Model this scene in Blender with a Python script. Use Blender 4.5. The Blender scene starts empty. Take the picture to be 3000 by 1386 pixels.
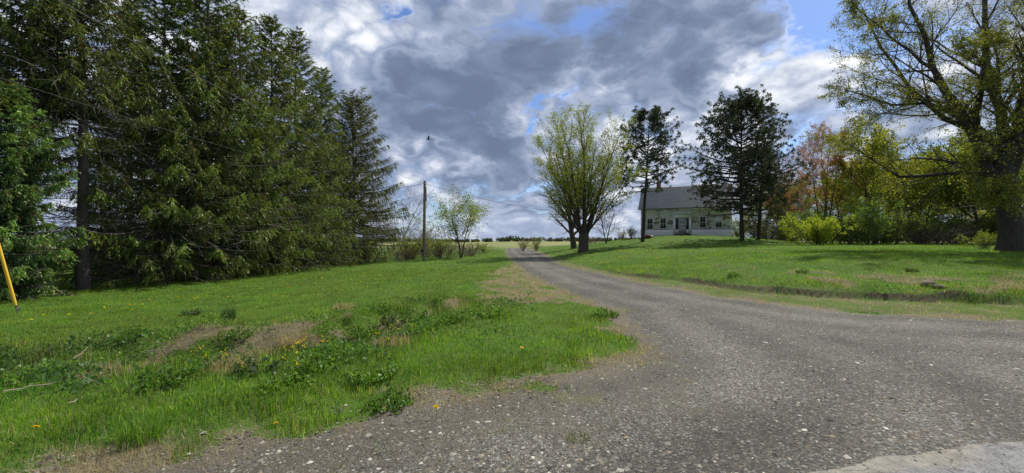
import bpy, math, random
import numpy as np
from mathutils import Vector, Matrix

# ------------------------------------------------------------------ camera, sky, sun
SC = bpy.context.scene
COL = SC.collection
F = 1259.0                      # focal length in pixels of the 3000 px wide photograph
EYE = 1.6
HV = 705.0                      # row of the horizon
cam_d = bpy.data.cameras.new('camera')
cam_d.sensor_width = 36.0
cam_d.lens = 36.0 * F / 3000.0
cam_d.clip_start = 0.05
cam_d.clip_end = 20000
cam_d.shift_y = (HV - 693.0) / 3000.0
cam = bpy.data.objects.new('camera', cam_d)
COL.objects.link(cam)
cam.location = (0, 0, EYE)
cam.rotation_euler = (math.radians(90), 0, 0)
SC.camera = cam

SUN_EL, SUN_AZ = math.radians(50), math.radians(44)      # azimuth from +Y towards +X
sun_d = bpy.data.lights.new('sun', 'SUN')
sun_d.energy = 5.0
sun_d.angle = math.radians(0.53)
sun_d.color = (1.0, 0.95, 0.86)
sun = bpy.data.objects.new('sun', sun_d)
COL.objects.link(sun)
sdir = Vector((math.sin(SUN_AZ) * math.cos(SUN_EL), math.cos(SUN_AZ) * math.cos(SUN_EL), math.sin(SUN_EL)))
sun.rotation_euler = (-sdir).to_track_quat('-Z', 'Y').to_euler()
sun.location = sdir * 60

vs = SC.view_settings
vs.view_transform = 'Standard'
vs.look = 'None'
vs.gamma = 1.0
vs.exposure = 0.22
vs.use_curve_mapping = False
SC.cycles.max_bounces = 4
SC.cycles.diffuse_bounces = 2
SC.cycles.glossy_bounces = 2
SC.cycles.transparent_max_bounces = 8
SC.cycles.use_adaptive_sampling = True


class NT:
    """small helper for node graphs"""
    def __init__(self, tree):
        self.t = tree
        self.t.nodes.clear()

    def n(self, kind, **kw):
        nd = self.t.nodes.new(kind)
        for k, v in kw.items():
            setattr(nd, k, v)
        return nd

    def link(self, a, b):
        self.t.links.new(a, b)

    def put(self, sock, v):
        if hasattr(v, 'links'):
            self.link(v, sock)
        else:
            if isinstance(v, tuple) and len(v) == 3 and sock.type == 'RGBA':
                v = v + (1.0,)
            sock.default_value = v

    def m(self, op, a, b=0.0, c=0.0, clamp=False):
        nd = self.n('ShaderNodeMath', operation=op, use_clamp=clamp)
        self.put(nd.inputs[0], a)
        self.put(nd.inputs[1], b)
        self.put(nd.inputs[2], c)
        return nd.outputs[0]

    def v(self, op, a, b=(0, 0, 0), scale=1.0):
        nd = self.n('ShaderNodeVectorMath', operation=op)
        self.put(nd.inputs[0], a)
        self.put(nd.inputs[1], b)
        if op == 'SCALE':
            self.put(nd.inputs['Scale'], scale)
        return nd.outputs['Value'] if op in ('DOT_PRODUCT', 'LENGTH') else nd.outputs[0]

    def mix(self, f, a, b, mode='MIX'):
        nd = self.n('ShaderNodeMix', data_type='RGBA', blend_type=mode)
        self.put(nd.inputs[0], f)
        self.put(nd.inputs[6], a)
        self.put(nd.inputs[7], b)
        return nd.outputs[2]

    def ramp(self, x, lo, hi, a=0.0, b=1.0, smooth=True):
        nd = self.n('ShaderNodeMapRange', interpolation_type='SMOOTHSTEP' if smooth else 'LINEAR')
        self.put(nd.inputs['Value'], x)
        nd.inputs['From Min'].default_value = lo
        nd.inputs['From Max'].default_value = hi
        nd.inputs['To Min'].default_value = a
        nd.inputs['To Max'].default_value = b
        return nd.outputs['Result']

    def noise(self, vec, scale, detail=4.0, rough=0.5, dist=0.0, out=0):
        nd = self.n('ShaderNodeTexNoise')
        if vec is not None:
            self.put(nd.inputs['Vector'], vec)
        nd.inputs['Scale'].default_value = scale
        nd.inputs['Detail'].default_value = detail
        nd.inputs['Roughness'].default_value = rough
        nd.inputs['Distortion'].default_value = dist
        return nd.outputs[out]

    def voro(self, vec, scale, feature='F1', out='Distance', rand=1.0):
        nd = self.n('ShaderNodeTexVoronoi', feature=feature)
        if vec is not None:
            self.put(nd.inputs['Vector'], vec)
        nd.inputs['Scale'].default_value = scale
        nd.inputs['Randomness'].default_value = rand
        return nd.outputs[out]


def pix_dir(u, v):
    d = np.array([(u - 1500) / F, 1.0, (HV - v) / F])
    return tuple(d / np.linalg.norm(d))


world = bpy.data.worlds.new('World')
SC.world = world
world.use_nodes = True
W = NT(world.node_tree)
tc = W.n('ShaderNodeTexCoord')
nrm = W.v('NORMALIZE', tc.outputs['Generated'])
sep = W.n('ShaderNodeSeparateXYZ')
W.link(nrm, sep.inputs[0])
dz = W.m('MAXIMUM', sep.outputs['Z'], 0.0)
sky = W.n('ShaderNodeTexSky', sky_type='NISHITA')
sky.sun_disc = False
sky.sun_elevation = SUN_EL
sky.sun_rotation = SUN_AZ
sky.air_density = 1.0
sky.dust_density = 0.6
sky.ozone_density = 1.2
SKY_TINT = (0.66, 0.82, 1.12, 1)
# cloud deck: the direction projected on a layer, so that clouds flatten towards the horizon
gain = W.m('POWER', W.m('ADD', dz, 0.42), -0.55)
pc = W.n('ShaderNodeCombineXYZ')
W.link(W.m('MULTIPLY', W.m('MULTIPLY', sep.outputs['X'], gain), 1.25), pc.inputs[0])
W.link(W.m('MULTIPLY', W.m('MULTIPLY', sep.outputs['Y'], gain), 1.25), pc.inputs[1])
W.link(W.m('MULTIPLY', W.m('MULTIPLY', dz, gain), 2.1), pc.inputs[2])
P0 = pc.outputs[0]
warp = W.noise(P0, 2.6, 5.0, 0.55, out=1)
P1 = W.v('ADD', P0, W.v('SCALE', W.v('SUBTRACT', warp, (0.5, 0.5, 0.5)), scale=0.30))
big = W.noise(P1, 2.4, 10.0, 0.55)
fine = W.noise(W.v('ADD', P1, (7.3, 2.1, 4.0)), 9.0, 9.0, 0.6)
puff = W.voro(W.v('ADD', P1, W.v('SCALE', warp, scale=0.10)), 9.0, 'F1')
# broad masses of the cloud deck: direction, angular radius in degrees, weight
DARK = [
    (1720, 140, 10, 0.48), (1980, 70, 9, 0.36), (1520, 90, 7, 0.26), (1240, 330, 9, 0.52), (1410, 400, 8, 0.36),
    (1020, 280, 6, 0.18), (2130, 190, 6, 0.22), (1500, 550, 6, 0.26), (1580, 230, 6, 0.14), (2420, 330, 6, 0.24), (1850, 60, 8, 0.20), (2200, 60, 5, 0.25), (1300, 250, 6, 0.15),
    (1130, 150, 5, -0.45), (940, 120, 8, -0.30), (1350, 190, 3.2, -0.32), (1890, 150, 3.2, -0.42), (2060, 60, 3.0, -0.30),
    (1660, 290, 4.5, -0.60), (2260, 240, 5.0, -0.60), (2420, 170, 4.5, -0.50), (1230, 490, 4.0, -0.52), (1390, 620, 3.5, -0.60),
    (1800, 400, 6, -0.42), (1480, 330, 3.0, -0.42), (2100, 330, 5, -0.40), (1960, 520, 5, -0.16), (700, 60, 9, -0.10),
]
OPEN = [(1190, -10, 2.2, 0.85), (1165, 60, 1.5, 0.35), (1560, 320, 1.6, 0.85), (1640, 295, 1.6, 0.4), (2430, 40, 4.0, 0.85), (2560, 30, 5, 0.6),
        (2340, 110, 2.2, 0.35), (1275, 605, 1.8, 0.55), (2420, 380, 3.5, 0.22)]


def blobs(lst, a0):
    a_ = a0
    for (u, v, rad, w) in lst:
        s_ = 1 - math.cos(math.radians(rad))
        e_ = W.m('EXPONENT', W.m('MULTIPLY_ADD', W.v('DOT_PRODUCT', nrmw, pix_dir(u, v)), 1 / s_, -1 / s_))
        a_ = W.m('MULTIPLY_ADD', e_, w, a_)
    return a_


nrmw = W.v('NORMALIZE', W.v('ADD', nrm, W.v('ADD', W.v('SCALE', W.v('SUBTRACT', warp, (0.5, 0.5, 0.5)), scale=0.30),
                                             W.v('SCALE', W.v('SUBTRACT', W.noise(P0, 9.0, 6.0, 0.6, out=1), (0.5, 0.5, 0.5)), scale=0.10))))
cover = W.m('SUBTRACT', W.m('MULTIPLY_ADD', W.m('SUBTRACT', big, 0.5), 1.8, 0.64), blobs(OPEN, 0.0))
cover = W.m('MULTIPLY_ADD', W.m('SUBTRACT', fine, 0.5), 0.9, W.m('MULTIPLY_ADD', W.m('SUBTRACT', 0.33, puff), 0.7, cover))
alpha = W.ramp(cover, -0.12, 0.42)
mass = blobs(DARK, 0.0)
# far, bright cumulus seen behind
lit = W.m('MULTIPLY_ADD', W.m('SUBTRACT', puff, 0.30), 0.9, W.m('MULTIPLY_ADD', W.m('SUBTRACT', fine, 0.5), 1.1, 0.40))
lit = W.m('MULTIPLY_ADD', mass, 0.55, lit)
lit = W.m('MULTIPLY', lit, W.ramp(cover, 0.0, 0.30, 0.30, 1.0), clamp=True)


def cloud_ramp(f_, stops):
    cr_ = W.n('ShaderNodeValToRGB')
    W.link(f_, cr_.inputs[0])
    el = cr_.color_ramp.elements
    el[0].position, el[0].color = stops[0][0], stops[0][1] + (1,)
    el[1].position, el[1].color = stops[-1][0], stops[-1][1] + (1,)
    for pos_, c_ in stops[1:-1]:
        e_ = el.new(pos_)
        e_.color = c_ + (1,)
    return cr_.outputs[0]


back = cloud_ramp(lit, [(0.05, (9.4, 9.5, 9.7)), (0.28, (6.8, 7.2, 8.0)), (0.50, (3.9, 4.5, 5.8)), (0.75, (2.5, 3.1, 4.5)), (1.0, (1.7, 2.2, 3.3))])
# near, grey undersides in front of it
front = W.m('ADD', W.m('MULTIPLY_ADD', W.m('SUBTRACT', big, 0.5), 1.9, W.m('MULTIPLY_ADD', mass, 1.5, -0.06)),
            W.m('MULTIPLY_ADD', W.m('SUBTRACT', fine, 0.5), 0.75, W.m('MULTIPLY', W.m('SUBTRACT', 0.33, puff), 0.85)))
falpha = W.ramp(front, -0.06, 0.36)
fthick = W.m('MULTIPLY_ADD', W.m('SUBTRACT', puff, 0.33), 0.45, W.m('MULTIPLY_ADD', W.m('SUBTRACT', fine, 0.5), 0.65, W.ramp(front, 0.0, 0.95, 0.05, 0.90)), clamp=True)
grey = cloud_ramp(fthick, [(0.0, (4.8, 5.3, 6.6)), (0.30, (3.1, 3.7, 5.0)), (0.60, (2.1, 2.65, 3.85)), (1.0, (1.40, 1.82, 2.75))])
deck = W.mix(falpha, back, grey)
blue = W.mix(1.0, sky.outputs[0], SKY_TINT, 'MULTIPLY')
skyc = W.mix(alpha, blue, deck)
# soft veil towards the horizon
skyc = W.mix(W.ramp(sep.outputs['Z'], 0.0, 0.12, 0.35, 0.0), skyc, (4.6, 5.4, 7.2, 1))
world.cycles.sampling_method = 'MANUAL'
world.cycles.sample_map_resolution = 512
bg = W.n('ShaderNodeBackground')
W.link(skyc, bg.inputs[0])
bg.inputs[1].default_value = 0.10
wo = W.n('ShaderNodeOutputWorld')
W.link(bg.outputs[0], wo.inputs[0])

# ------------------------------------------------------------------ numeric helpers
RNG = np.random.default_rng(7)


def _h(ix, iy, s):
    n = (ix * 374761393 + iy * 668265263 + s * 974634777) & 0xFFFFFFFF
    n = ((n ^ (n >> 13)) * 1274126177) & 0xFFFFFFFF
    return ((n ^ (n >> 16)) & 0xFFFF) / 65535.0


def vnoise(x, y, s=0):
    x = np.asarray(x, float)
    y = np.asarray(y, float)
    ix = np.floor(x).astype(np.int64)
    iy = np.floor(y).astype(np.int64)
    fx = x - ix
    fy = y - iy
    fx = fx * fx * (3 - 2 * fx)
    fy = fy * fy * (3 - 2 * fy)
    a = _h(ix, iy, s) * (1 - fx) + _h(ix + 1, iy, s) * fx
    b = _h(ix, iy + 1, s) * (1 - fx) + _h(ix + 1, iy + 1, s) * fx
    return a * (1 - fy) + b * fy


def fbm(x, y, s=0, o=4):
    t, a, n = 0.0, 1.0, 0.0
    for i in range(o):
        t = t + a * vnoise(x * 2 ** i, y * 2 ** i, s + i)
        n += a
        a *= 0.5
    return t / n


def smooth(x, a, b):
    t = np.clip((x - a) / (b - a), 0, 1)
    return t * t * (3 - 2 * t)


def poly_dist(x, y, pts, closed=False):
    """distance to a polyline and the side (+ to the right of its direction); for a closed ring: negative inside"""
    x = np.asarray(x, float)
    y = np.asarray(y, float)
    pts = list(pts)
    segs = list(zip(pts, pts[1:] + ([pts[0]] if closed else [])))
    if not closed:
        segs = segs[:len(pts) - 1]
    best = np.full(x.shape, 1e18)
    side = np.zeros(x.shape)
    ins = np.zeros(x.shape, bool)
    for (ax, ay), (bx, by) in segs:
        dx, dy = bx - ax, by - ay
        t = np.clip(((x - ax) * dx + (y - ay) * dy) / (dx * dx + dy * dy), 0, 1)
        d = (x - ax - t * dx) ** 2 + (y - ay - t * dy) ** 2
        cr_ = (dy * (x - ax) - dx * (y - ay))
        upd = d < best
        best = np.where(upd, d, best)
        side = np.where(upd, np.sign(cr_), side)
        if closed and ay != by:
            c = ((ay > y) != (by > y)) & (x < (bx - ax) * (y - ay) / (by - ay) + ax)
            ins ^= c
    best = np.sqrt(best)
    return np.where(ins, -best, best) if closed else best * np.where(side == 0, 1, side)


# ------------------------------------------------------------------ plan of the place (metres; camera at 0,0 looking +Y)
def asphalt_edge(x):
    return 3.00 + 0.225 * (x - 1.72)


GRAVEL = [(-14, 0.3), (-6, 2.15), (-3.4, 2.85), (-2.5, 3.17), (-1.52, 3.84), (-1, 4.24), (0, 4.65), (1.25, 5.5), (1.85, 6.2), (1.95, 8.2),
          (2.3, 10.0), (1.9, 11.0), (1.6, 13), (1.05, 17), (0.6, 21), (0.2, 28), (-0.1, 36), (-0.7, 50), (-1, 66), (-1.2, 92),
          (3.4, 92), (3.5, 66), (3.6, 50), (3.35, 36), (3.35, 28.8), (4.0, 23), (5.0, 16.5), (5.9, 12.2), (7.2, 9.7), (10, 8.6), (14, 8.4), (22, 8.9), (22, 4), (3, -1), (-14, -4)]
CUT = [(4.2, 95), (4.2, 50), (4.1, 30), (4.75, 22), (5.45, 18.3), (6.25, 16.3), (6.95, 14.2), (7.9, 12.4), (9.6, 11.2), (11.2, 10.6), (14, 10.3), (20, 10.6), (60, 18)]
DITCH = [(-22, 2.6), (-14, 4.4), (-7.6, 6.0), (-4.8, 6.6), (-2.9, 7.3), (-1.8, 8.6), (-1.3, 9.8)]
STRAW = [(-1.0, 11.2), (-0.2, 10.7), (0.9, 10.9), (1.7, 11.2), (1.5, 13), (1.0, 17), (0.6, 21), (0.15, 28), (-0.6, 27), (-0.8, 21), (-0.9, 15)]


def terrain(x, y):
    x = np.asarray(x, float)
    y = np.asarray(y, float)
    dR = poly_dist(x, y, CUT)
    dR = -dR                                   # + on the house side
    far = 1 - smooth(y, 78, 130)
    cutn = (fbm(x * 0.9, y * 0.9, 5, 3) - 0.5) * 0.9
    cuth = (0.08 + 0.14 * vnoise(x * 0.9, y * 0.9, 44)) * smooth(y, 25, 15) + 0.02
    zr = cuth * smooth(dR + cutn, -0.12, 0.10) + 1.15 * (1 - np.exp(-np.maximum(dR, 0) / 7.0)) * far
    mound = 1.15 * np.exp(-(((x - 22.5) / 9.5) ** 2) ** 1.3 - (((y - 58) / 12.0) ** 2) ** 1.3)
    zr = zr + mound * smooth(dR, 0, 6)
    # left side: slopes gently away from the drive
    left = np.maximum(0, -x - 1.0)
    zl = -0.85 * (1 - np.exp(-left / 22.0)) * smooth(y, 1, 9)
    dd = np.abs(poly_dist(x, y, DITCH))
    zl = zl - 0.40 * np.exp(-(dd / 0.85) ** 2) * smooth(-x, 0.9, 2.8)
    bank = poly_dist(x, y, [(p[0] - 0.45, p[1] + 1.35) for p in DITCH])
    lumpy = smooth(np.abs(bank), 1.6, 0.2) * smooth(-x, 0.6, 2.0)
    zl = zl + lumpy * (0.50 * (fbm(x * 1.25, y * 1.25, 31, 4) - 0.45))
    shoulder = smooth(x, 2.4, 1.2) * smooth(y, 3.0, 5.5)
    # island of grass beside the drive is a hand higher than the gravel
    z = zr + zl
    gs = poly_dist(x, y, GRAVEL, True)
    lawn = smooth(gs, 0.0, 0.9)
    z = z + lawn * (0.05 + 0.07 * (fbm(x * 0.6, y * 0.6, 3, 3) - 0.5) + 0.05 * (fbm(x * 3.1, y * 3.1, 9, 2) - 0.5))
    z = z + (1 - lawn) * (0.035 * (fbm(x * 0.7, y * 0.7, 12, 3) - 0.5) + 0.012 * (fbm(x * 5, y * 5, 17, 2) - 0.5)) * smooth(y, 2, 5)
    z = z + smooth(y, 120, 700) * 1.2 * (fbm(x * 0.006, y * 0.006, 40, 2) - 0.4)
    return z


def tz(x, y):
    return float(terrain(np.array([x]), np.array([y]))[0])


def spot(u, D):
    x = (u - 1500) / F * D
    return x, D, tz(x, D)


def edge_field(x, y, gs):
    return gs - 1.2 * (fbm(x * 2.2, y * 2.2, 71, 4) - 0.5)


def zones(x, y):
    """gravel distance, straw amount, bare soil amount, verge amount"""
    gs = poly_dist(x, y, GRAVEL, True)
    n1 = fbm(x * 1.7, y * 1.7, 21, 4)
    n2 = fbm(x * 0.55, y * 0.55, 27, 3)
    st = smooth(poly_dist(x, y, STRAW, True) + (n1 - 0.5) * 2.2, 0.35, -0.45) * (0.45 + 0.75 * smooth(fbm(x * 2.1, y * 2.1, 97, 3), 0.35, 0.6))
    dR = -poly_dist(x, y, CUT)
    dRw = dR + (fbm(x * 0.9, y * 0.9, 5, 3) - 0.5) * 0.9
    verge = smooth(dR, 0.25, -0.05) * smooth(dR, -3.2, -1.9) * smooth(gs, -0.15, 0.25) * smooth(x, 2.6, 3.8)
    n4c = fbm(x * 0.9, y * 0.9, 47, 3) + 0.10 * smooth(x, 7.0, 8.5)
    soil = smooth(np.abs(dRw + 0.01 + (n1 - 0.5) * 0.25), 0.15, 0.02) * smooth(y, 24, 17) * smooth(x, 3, 4.5) * smooth(n4c, 0.42, 0.56)
    bank = poly_dist(x, y, [(p[0] - 0.2, p[1] + 0.75) for p in DITCH])
    n4 = fbm(x * 2.6, y * 2.6, 91, 4)
    bare = smooth(np.abs(bank + (n1 - 0.5) * 1.1), 1.15, 0.3) * smooth(n1 * 0.3 + n2 * 0.1 + n4 * 0.6, 0.445, 0.54) * smooth(x, -8.5, -5.5) * smooth(x, 0.2, -0.6)
    edge = smooth(edge_field(x, y, gs), 0.42, 0.05)
    rb = smooth(dR, 0.0, 0.4) * smooth(dR, 4.2, 1.2) * smooth(x, 6.2, 9.5) * smooth(n1, 0.40, 0.55)
    dead = np.clip(st + 0.62 * verge * (0.35 + n1) + 0.85 * bare + (0.38 + 0.45 * smooth(n1, 0.42, 0.6)) * edge * (gs > -0.6) + 0.8 * rb, 0, 1)
    return gs, dead, soil, verge, bare


# ------------------------------------------------------------------ mesh helpers
def link(o, parent=None):
    COL.objects.link(o)
    if parent is not None:
        o.parent = parent
    return o


def raw_mesh(name, V, T=None, Q=None, col=None, smooth_=False, attrs=None):
    me = bpy.data.meshes.new(name)
    V = np.ascontiguousarray(V, dtype=np.float32)
    me.vertices.add(len(V))
    me.vertices.foreach_set('co', V.ravel())
    loops, starts, pos = [], [], 0
    if T is not None and len(T):
        T = np.asarray(T, np.int32)
        loops.append(T.ravel())
        starts.append(np.arange(len(T), dtype=np.int32) * 3)
        pos = len(T) * 3
    if Q is not None and len(Q):
        Q = np.asarray(Q, np.int32)
        loops.append(Q.ravel())
        starts.append(pos + np.arange(len(Q), dtype=np.int32) * 4)
    L = np.concatenate(loops)
    S = np.concatenate(starts)
    me.loops.add(len(L))
    me.loops.foreach_set('vertex_index', L)
    me.polygons.add(len(S))
    me.polygons.foreach_set('loop_start', S)
    if smooth_:
        me.polygons.foreach_set('use_smooth', np.ones(len(S), bool))
    me.update(calc_edges=True)
    if col is not None:
        a = me.attributes.new('col', 'FLOAT_COLOR', 'POINT')
        c = np.ones((len(V), 4), np.float32)
        c[:, :3] = col
        a.data.foreach_set('color', c.ravel())
    for k, arr in (attrs or {}).items():
        a = me.attributes.new(k, 'FLOAT', 'POINT')
        a.data.foreach_set('value', np.ascontiguousarray(arr, dtype=np.float32))
    return me


class Acc:
    def __init__(self):
        self.V, self.T, self.Q, self.C, self.n = [], [], [], [], 0

    def add(self, V, T=None, Q=None, col=(0.5, 0.5, 0.5)):
        V = np.asarray(V, float).reshape(-1, 3)
        self.V.append(V)
        if T is not None and len(T):
            self.T.append(np.asarray(T, np.int64).reshape(-1, 3) + self.n)
        if Q is not None and len(Q):
            self.Q.append(np.asarray(Q, np.int64).reshape(-1, 4) + self.n)
        c = np.broadcast_to(np.asarray(col, float), (len(V), 3))
        self.C.append(c)
        self.n += len(V)
        return self

    def box(self, lo, hi, col=(0.5, 0.5, 0.5)):
        x0, y0, z0 = lo
        x1, y1, z1 = hi
        V = [(x0, y0, z0), (x1, y0, z0), (x1, y1, z0), (x0, y1, z0), (x0, y0, z1), (x1, y0, z1), (x1, y1, z1), (x0, y1, z1)]
        Q = [(0, 3, 2, 1), (4, 5, 6, 7), (0, 1, 5, 4), (1, 2, 6, 5), (2, 3, 7, 6), (3, 0, 4, 7)]
        return self.add(V, None, Q, col)

    def mesh(self, name, smooth_=False):
        return raw_mesh(name, np.concatenate(self.V), np.concatenate(self.T) if self.T else None,
                        np.concatenate(self.Q) if self.Q else None, np.concatenate(self.C), smooth_)

    def obj(self, name, mat, parent=None, smooth_=False):
        me = self.mesh(name, smooth_)
        me.materials.append(mat)
        return link(bpy.data.objects.new(name, me), parent)


def tag(o, label=None, cat=None, group=None, kind=None):
    for k, v in (('label', label), ('category', cat), ('group', group), ('kind', kind)):
        if v:
            o[k] = v
    return o


def empty(name, loc, label, cat, group=None, rz=0.0, sc=1.0):
    o = bpy.data.objects.new(name, None)
    o.empty_display_size = 0.3
    o.location = loc
    o.rotation_euler = (0, 0, rz)
    o.scale = (sc, sc, sc)
    link(o)
    return tag(o, label, cat, group)


def copy_tree(o, parent=None):
    c = o.copy()
    COL.objects.link(c)
    c.parent = parent
    for ch in list(o.children):
        copy_tree(ch, c)
    return c


def unit(a):
    return a / np.maximum(np.linalg.norm(a, axis=-1, keepdims=True), 1e-9)


def tubes(acc, P, R, sides=5, col=(0.1, 0.08, 0.06), cap=False):
    """P (B,N,3) centre lines, R (B,N) radii"""
    P = np.asarray(P, float)
    R = np.asarray(R, float)
    if P.ndim == 2:
        P = P[None]
        R = R[None]
    B, N, _ = P.shape
    t = np.empty_like(P)
    t[:, 1:-1] = P[:, 2:] - P[:, :-2]
    t[:, 0] = P[:, 1] - P[:, 0]
    t[:, -1] = P[:, -1] - P[:, -2]
    t = unit(t)
    ref = np.zeros((B, 1, 3))
    ax = np.argmin(np.abs(t.mean(1)), axis=1)
    ref[np.arange(B), 0, ax] = 1
    u = unit(np.cross(t, ref))
    w = np.cross(t, u)
    a = np.arange(sides) * 2 * np.pi / sides
    ring = u[:, :, None] * np.cos(a)[None, None, :, None] + w[:, :, None] * np.sin(a)[None, None, :, None]
    V = P[:, :, None] + ring * R[:, :, None, None]
    b = np.arange(B)[:, None, None] * N * sides
    i = np.arange(N - 1)[None, :, None] * sides
    k = np.arange(sides)[None, None, :]
    k2 = (k + 1) % sides
    Q = np.stack([b + i + k, b + i + k2, b + i + sides + k2, b + i + sides + k], -1).reshape(-1, 4)
    c = np.asarray(col, float)
    if c.ndim == 2 and len(c) == B:
        c = np.repeat(c, N * sides, axis=0)
    acc.add(V.reshape(-1, 3), None, Q, c)
    if cap:
        for bb in range(B):
            for e in (0, N - 1):
                base = V[bb, e]
                acc.add(np.vstack([base, P[bb, e][None]]), [(j, (j + 1) % sides, sides) for j in range(sides)], None, c if c.ndim == 1 else c[0])


GOLD = 2.399963


def grow(P, R, n, t0, t1, ang, lf, up, wob, N, rng, rf=0.6, taper=0.3, shrink=0.5, rmax=1e9):
    B, Np, _ = P.shape
    Lp = np.linalg.norm(np.diff(P, axis=1), axis=2).sum(1)
    idx = np.repeat(np.arange(B), n)
    k = np.tile(np.arange(n), B)
    t = t0 + (t1 - t0) * (k + rng.random(B * n)) / n
    f = np.clip(t, 0, 0.999) * (Np - 1)
    i = f.astype(int)
    fr = (f - i)[:, None]
    pos = P[idx, i] * (1 - fr) + P[idx, i + 1] * fr
    tan = unit(P[idx, i + 1] - P[idx, i])
    r = R[idx, i] * (1 - fr[:, 0]) + R[idx, i + 1] * fr[:, 0]
    az = GOLD * k + rng.random(B)[idx] * 6.28 + rng.normal(0, 0.35, B * n)
    ref = np.zeros_like(tan)
    ref[np.arange(len(tan)), np.argmin(np.abs(tan), 1)] = 1
    u = unit(np.cross(tan, ref))
    w = np.cross(tan, u)
    th = rng.uniform(ang[0], ang[1], B * n)[:, None]
    d = np.cos(th) * tan + np.sin(th) * (np.cos(az)[:, None] * u + np.sin(az)[:, None] * w)
    L = Lp[idx] * lf * (1 - shrink * t) * rng.uniform(0.65, 1.2, B * n)
    out = np.empty((B * n, N, 3))
    out[:, 0] = pos
    for j in range(1, N):
        d = d + rng.normal(0, wob, d.shape)
        d[:, 2] += up
        d = unit(d)
        out[:, j] = out[:, j - 1] + d * (L / (N - 1))[:, None]
    r0 = np.minimum(r * rf, rmax)
    RR = r0[:, None] * np.linspace(1, taper, N)[None]
    return out, RR


def rand_dirs(n, rng, zb=0.0):
    d = rng.normal(size=(n, 3))
    d[:, 2] += zb
    return unit(d)


def leaves(acc, Cn, size, col, rng, zb=-0.2, fold=0.35, width=0.36):
    """one four-cornered leaf for each centre"""
    n = len(Cn)
    a = rand_dirs(n, rng, zb)
    b = unit(np.cross(a, rand_dirs(n, rng)))
    s = (np.asarray(size) * rng.uniform(0.6, 1.35, n))[:, None]
    V = np.stack([Cn, Cn + a * s * 0.55 + b * s * width, Cn + a * s, Cn + a * s * 0.45 - b * s * width], 1)
    Q = np.arange(n * 4).reshape(n, 4)
    acc.add(V.reshape(-1, 3), None, Q, np.repeat(col, 4, axis=0) if np.ndim(col) == 2 else col)


def tint(n, base, rng, var=0.25, hue=0.08):
    c = np.asarray(base, float)[None] * rng.uniform(1 - var, 1 + var, (n, 1))
    c = c * (1 + rng.normal(0, hue, (n, 3)))
    return np.clip(c, 0.002, 0.9)


def along(P, m, rng, t0=0.3, t1=1.0):
    B, N, _ = P.shape
    t = rng.uniform(t0, t1, (B, m)) * (N - 1) * 0.999
    i = t.astype(int)
    fr = (t - i)[..., None]
    bi = np.arange(B)[:, None]
    return (P[bi, i] * (1 - fr) + P[bi, i + 1] * fr).reshape(-1, 3)


# ------------------------------------------------------------------ materials
def new_mat(name):
    m = bpy.data.materials.new(name)
    m.use_nodes = True
    return m, NT(m.node_tree)


def leaf_mat(name, trans=0.45, warm=(1.25, 1.15, 0.55), gloss=0.06):
    m, g = new_mat(name)
    a = g.n('ShaderNodeAttribute', attribute_name='col')
    d = g.n('ShaderNodeBsdfDiffuse')
    g.link(a.outputs[0], d.inputs[0])
    t = g.n('ShaderNodeBsdfTranslucent')
    g.link(g.mix(1.0, a.outputs[0], warm + (1,), 'MULTIPLY'), t.inputs[0])
    mx = g.n('ShaderNodeMixShader')
    mx.inputs[0].default_value = trans
    g.link(d.outputs[0], mx.inputs[1])
    g.link(t.outputs[0], mx.inputs[2])
    gl = g.n('ShaderNodeBsdfGlossy')
    gl.inputs['Roughness'].default_value = 0.45
    gl.inputs['Color'].default_value = (0.8, 0.85, 0.8, 1)
    m2 = g.n('ShaderNodeMixShader')
    m2.inputs[0].default_value = gloss
    g.link(mx.outputs[0], m2.inputs[1])
    g.link(gl.outputs[0], m2.inputs[2])
    o = g.n('ShaderNodeOutputMaterial')
    g.link(m2.outputs[0], o.inputs[0])
    return m


def principled(g, col, rough=0.8, bump=None, strength=0.4, dist=0.02, spec=0.3):
    p = g.n('ShaderNodeBsdfPrincipled')
    g.put(p.inputs['Base Color'], col)
    g.put(p.inputs['Roughness'], rough)
    p.inputs['Specular IOR Level'].default_value = spec
    if bump is not None:
        b = g.n('ShaderNodeBump')
        b.inputs['Strength'].default_value = strength
        b.inputs['Distance'].default_value = dist
        g.put(b.inputs['Height'], bump)
        g.link(b.outputs[0], p.inputs['Normal'])
    o = g.n('ShaderNodeOutputMaterial')
    g.link(p.outputs[0], o.inputs[0])
    return p


def attr_mat(name, scale=6.0, lo=0.6, hi=1.35, rough=0.85, bump=0.5, stretch=(1, 1, 0.25)):
    """colour from the mesh, broken up by noise in object space (bark, wood, stone)"""
    m, g = new_mat(name)
    a = g.n('ShaderNodeAttribute', attribute_name='col')
    t = g.n('ShaderNodeTexCoord')
    vec = g.v('MULTIPLY', t.outputs['Object'], stretch)
    n = g.noise(vec, scale, 6.0, 0.65)
    k = g.ramp(n, 0.3, 0.7, lo, hi, False)
    c = g.v('SCALE', a.outputs[0], scale=k)
    principled(g, c, rough, n, bump, 0.03, 0.2)
    return m


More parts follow.
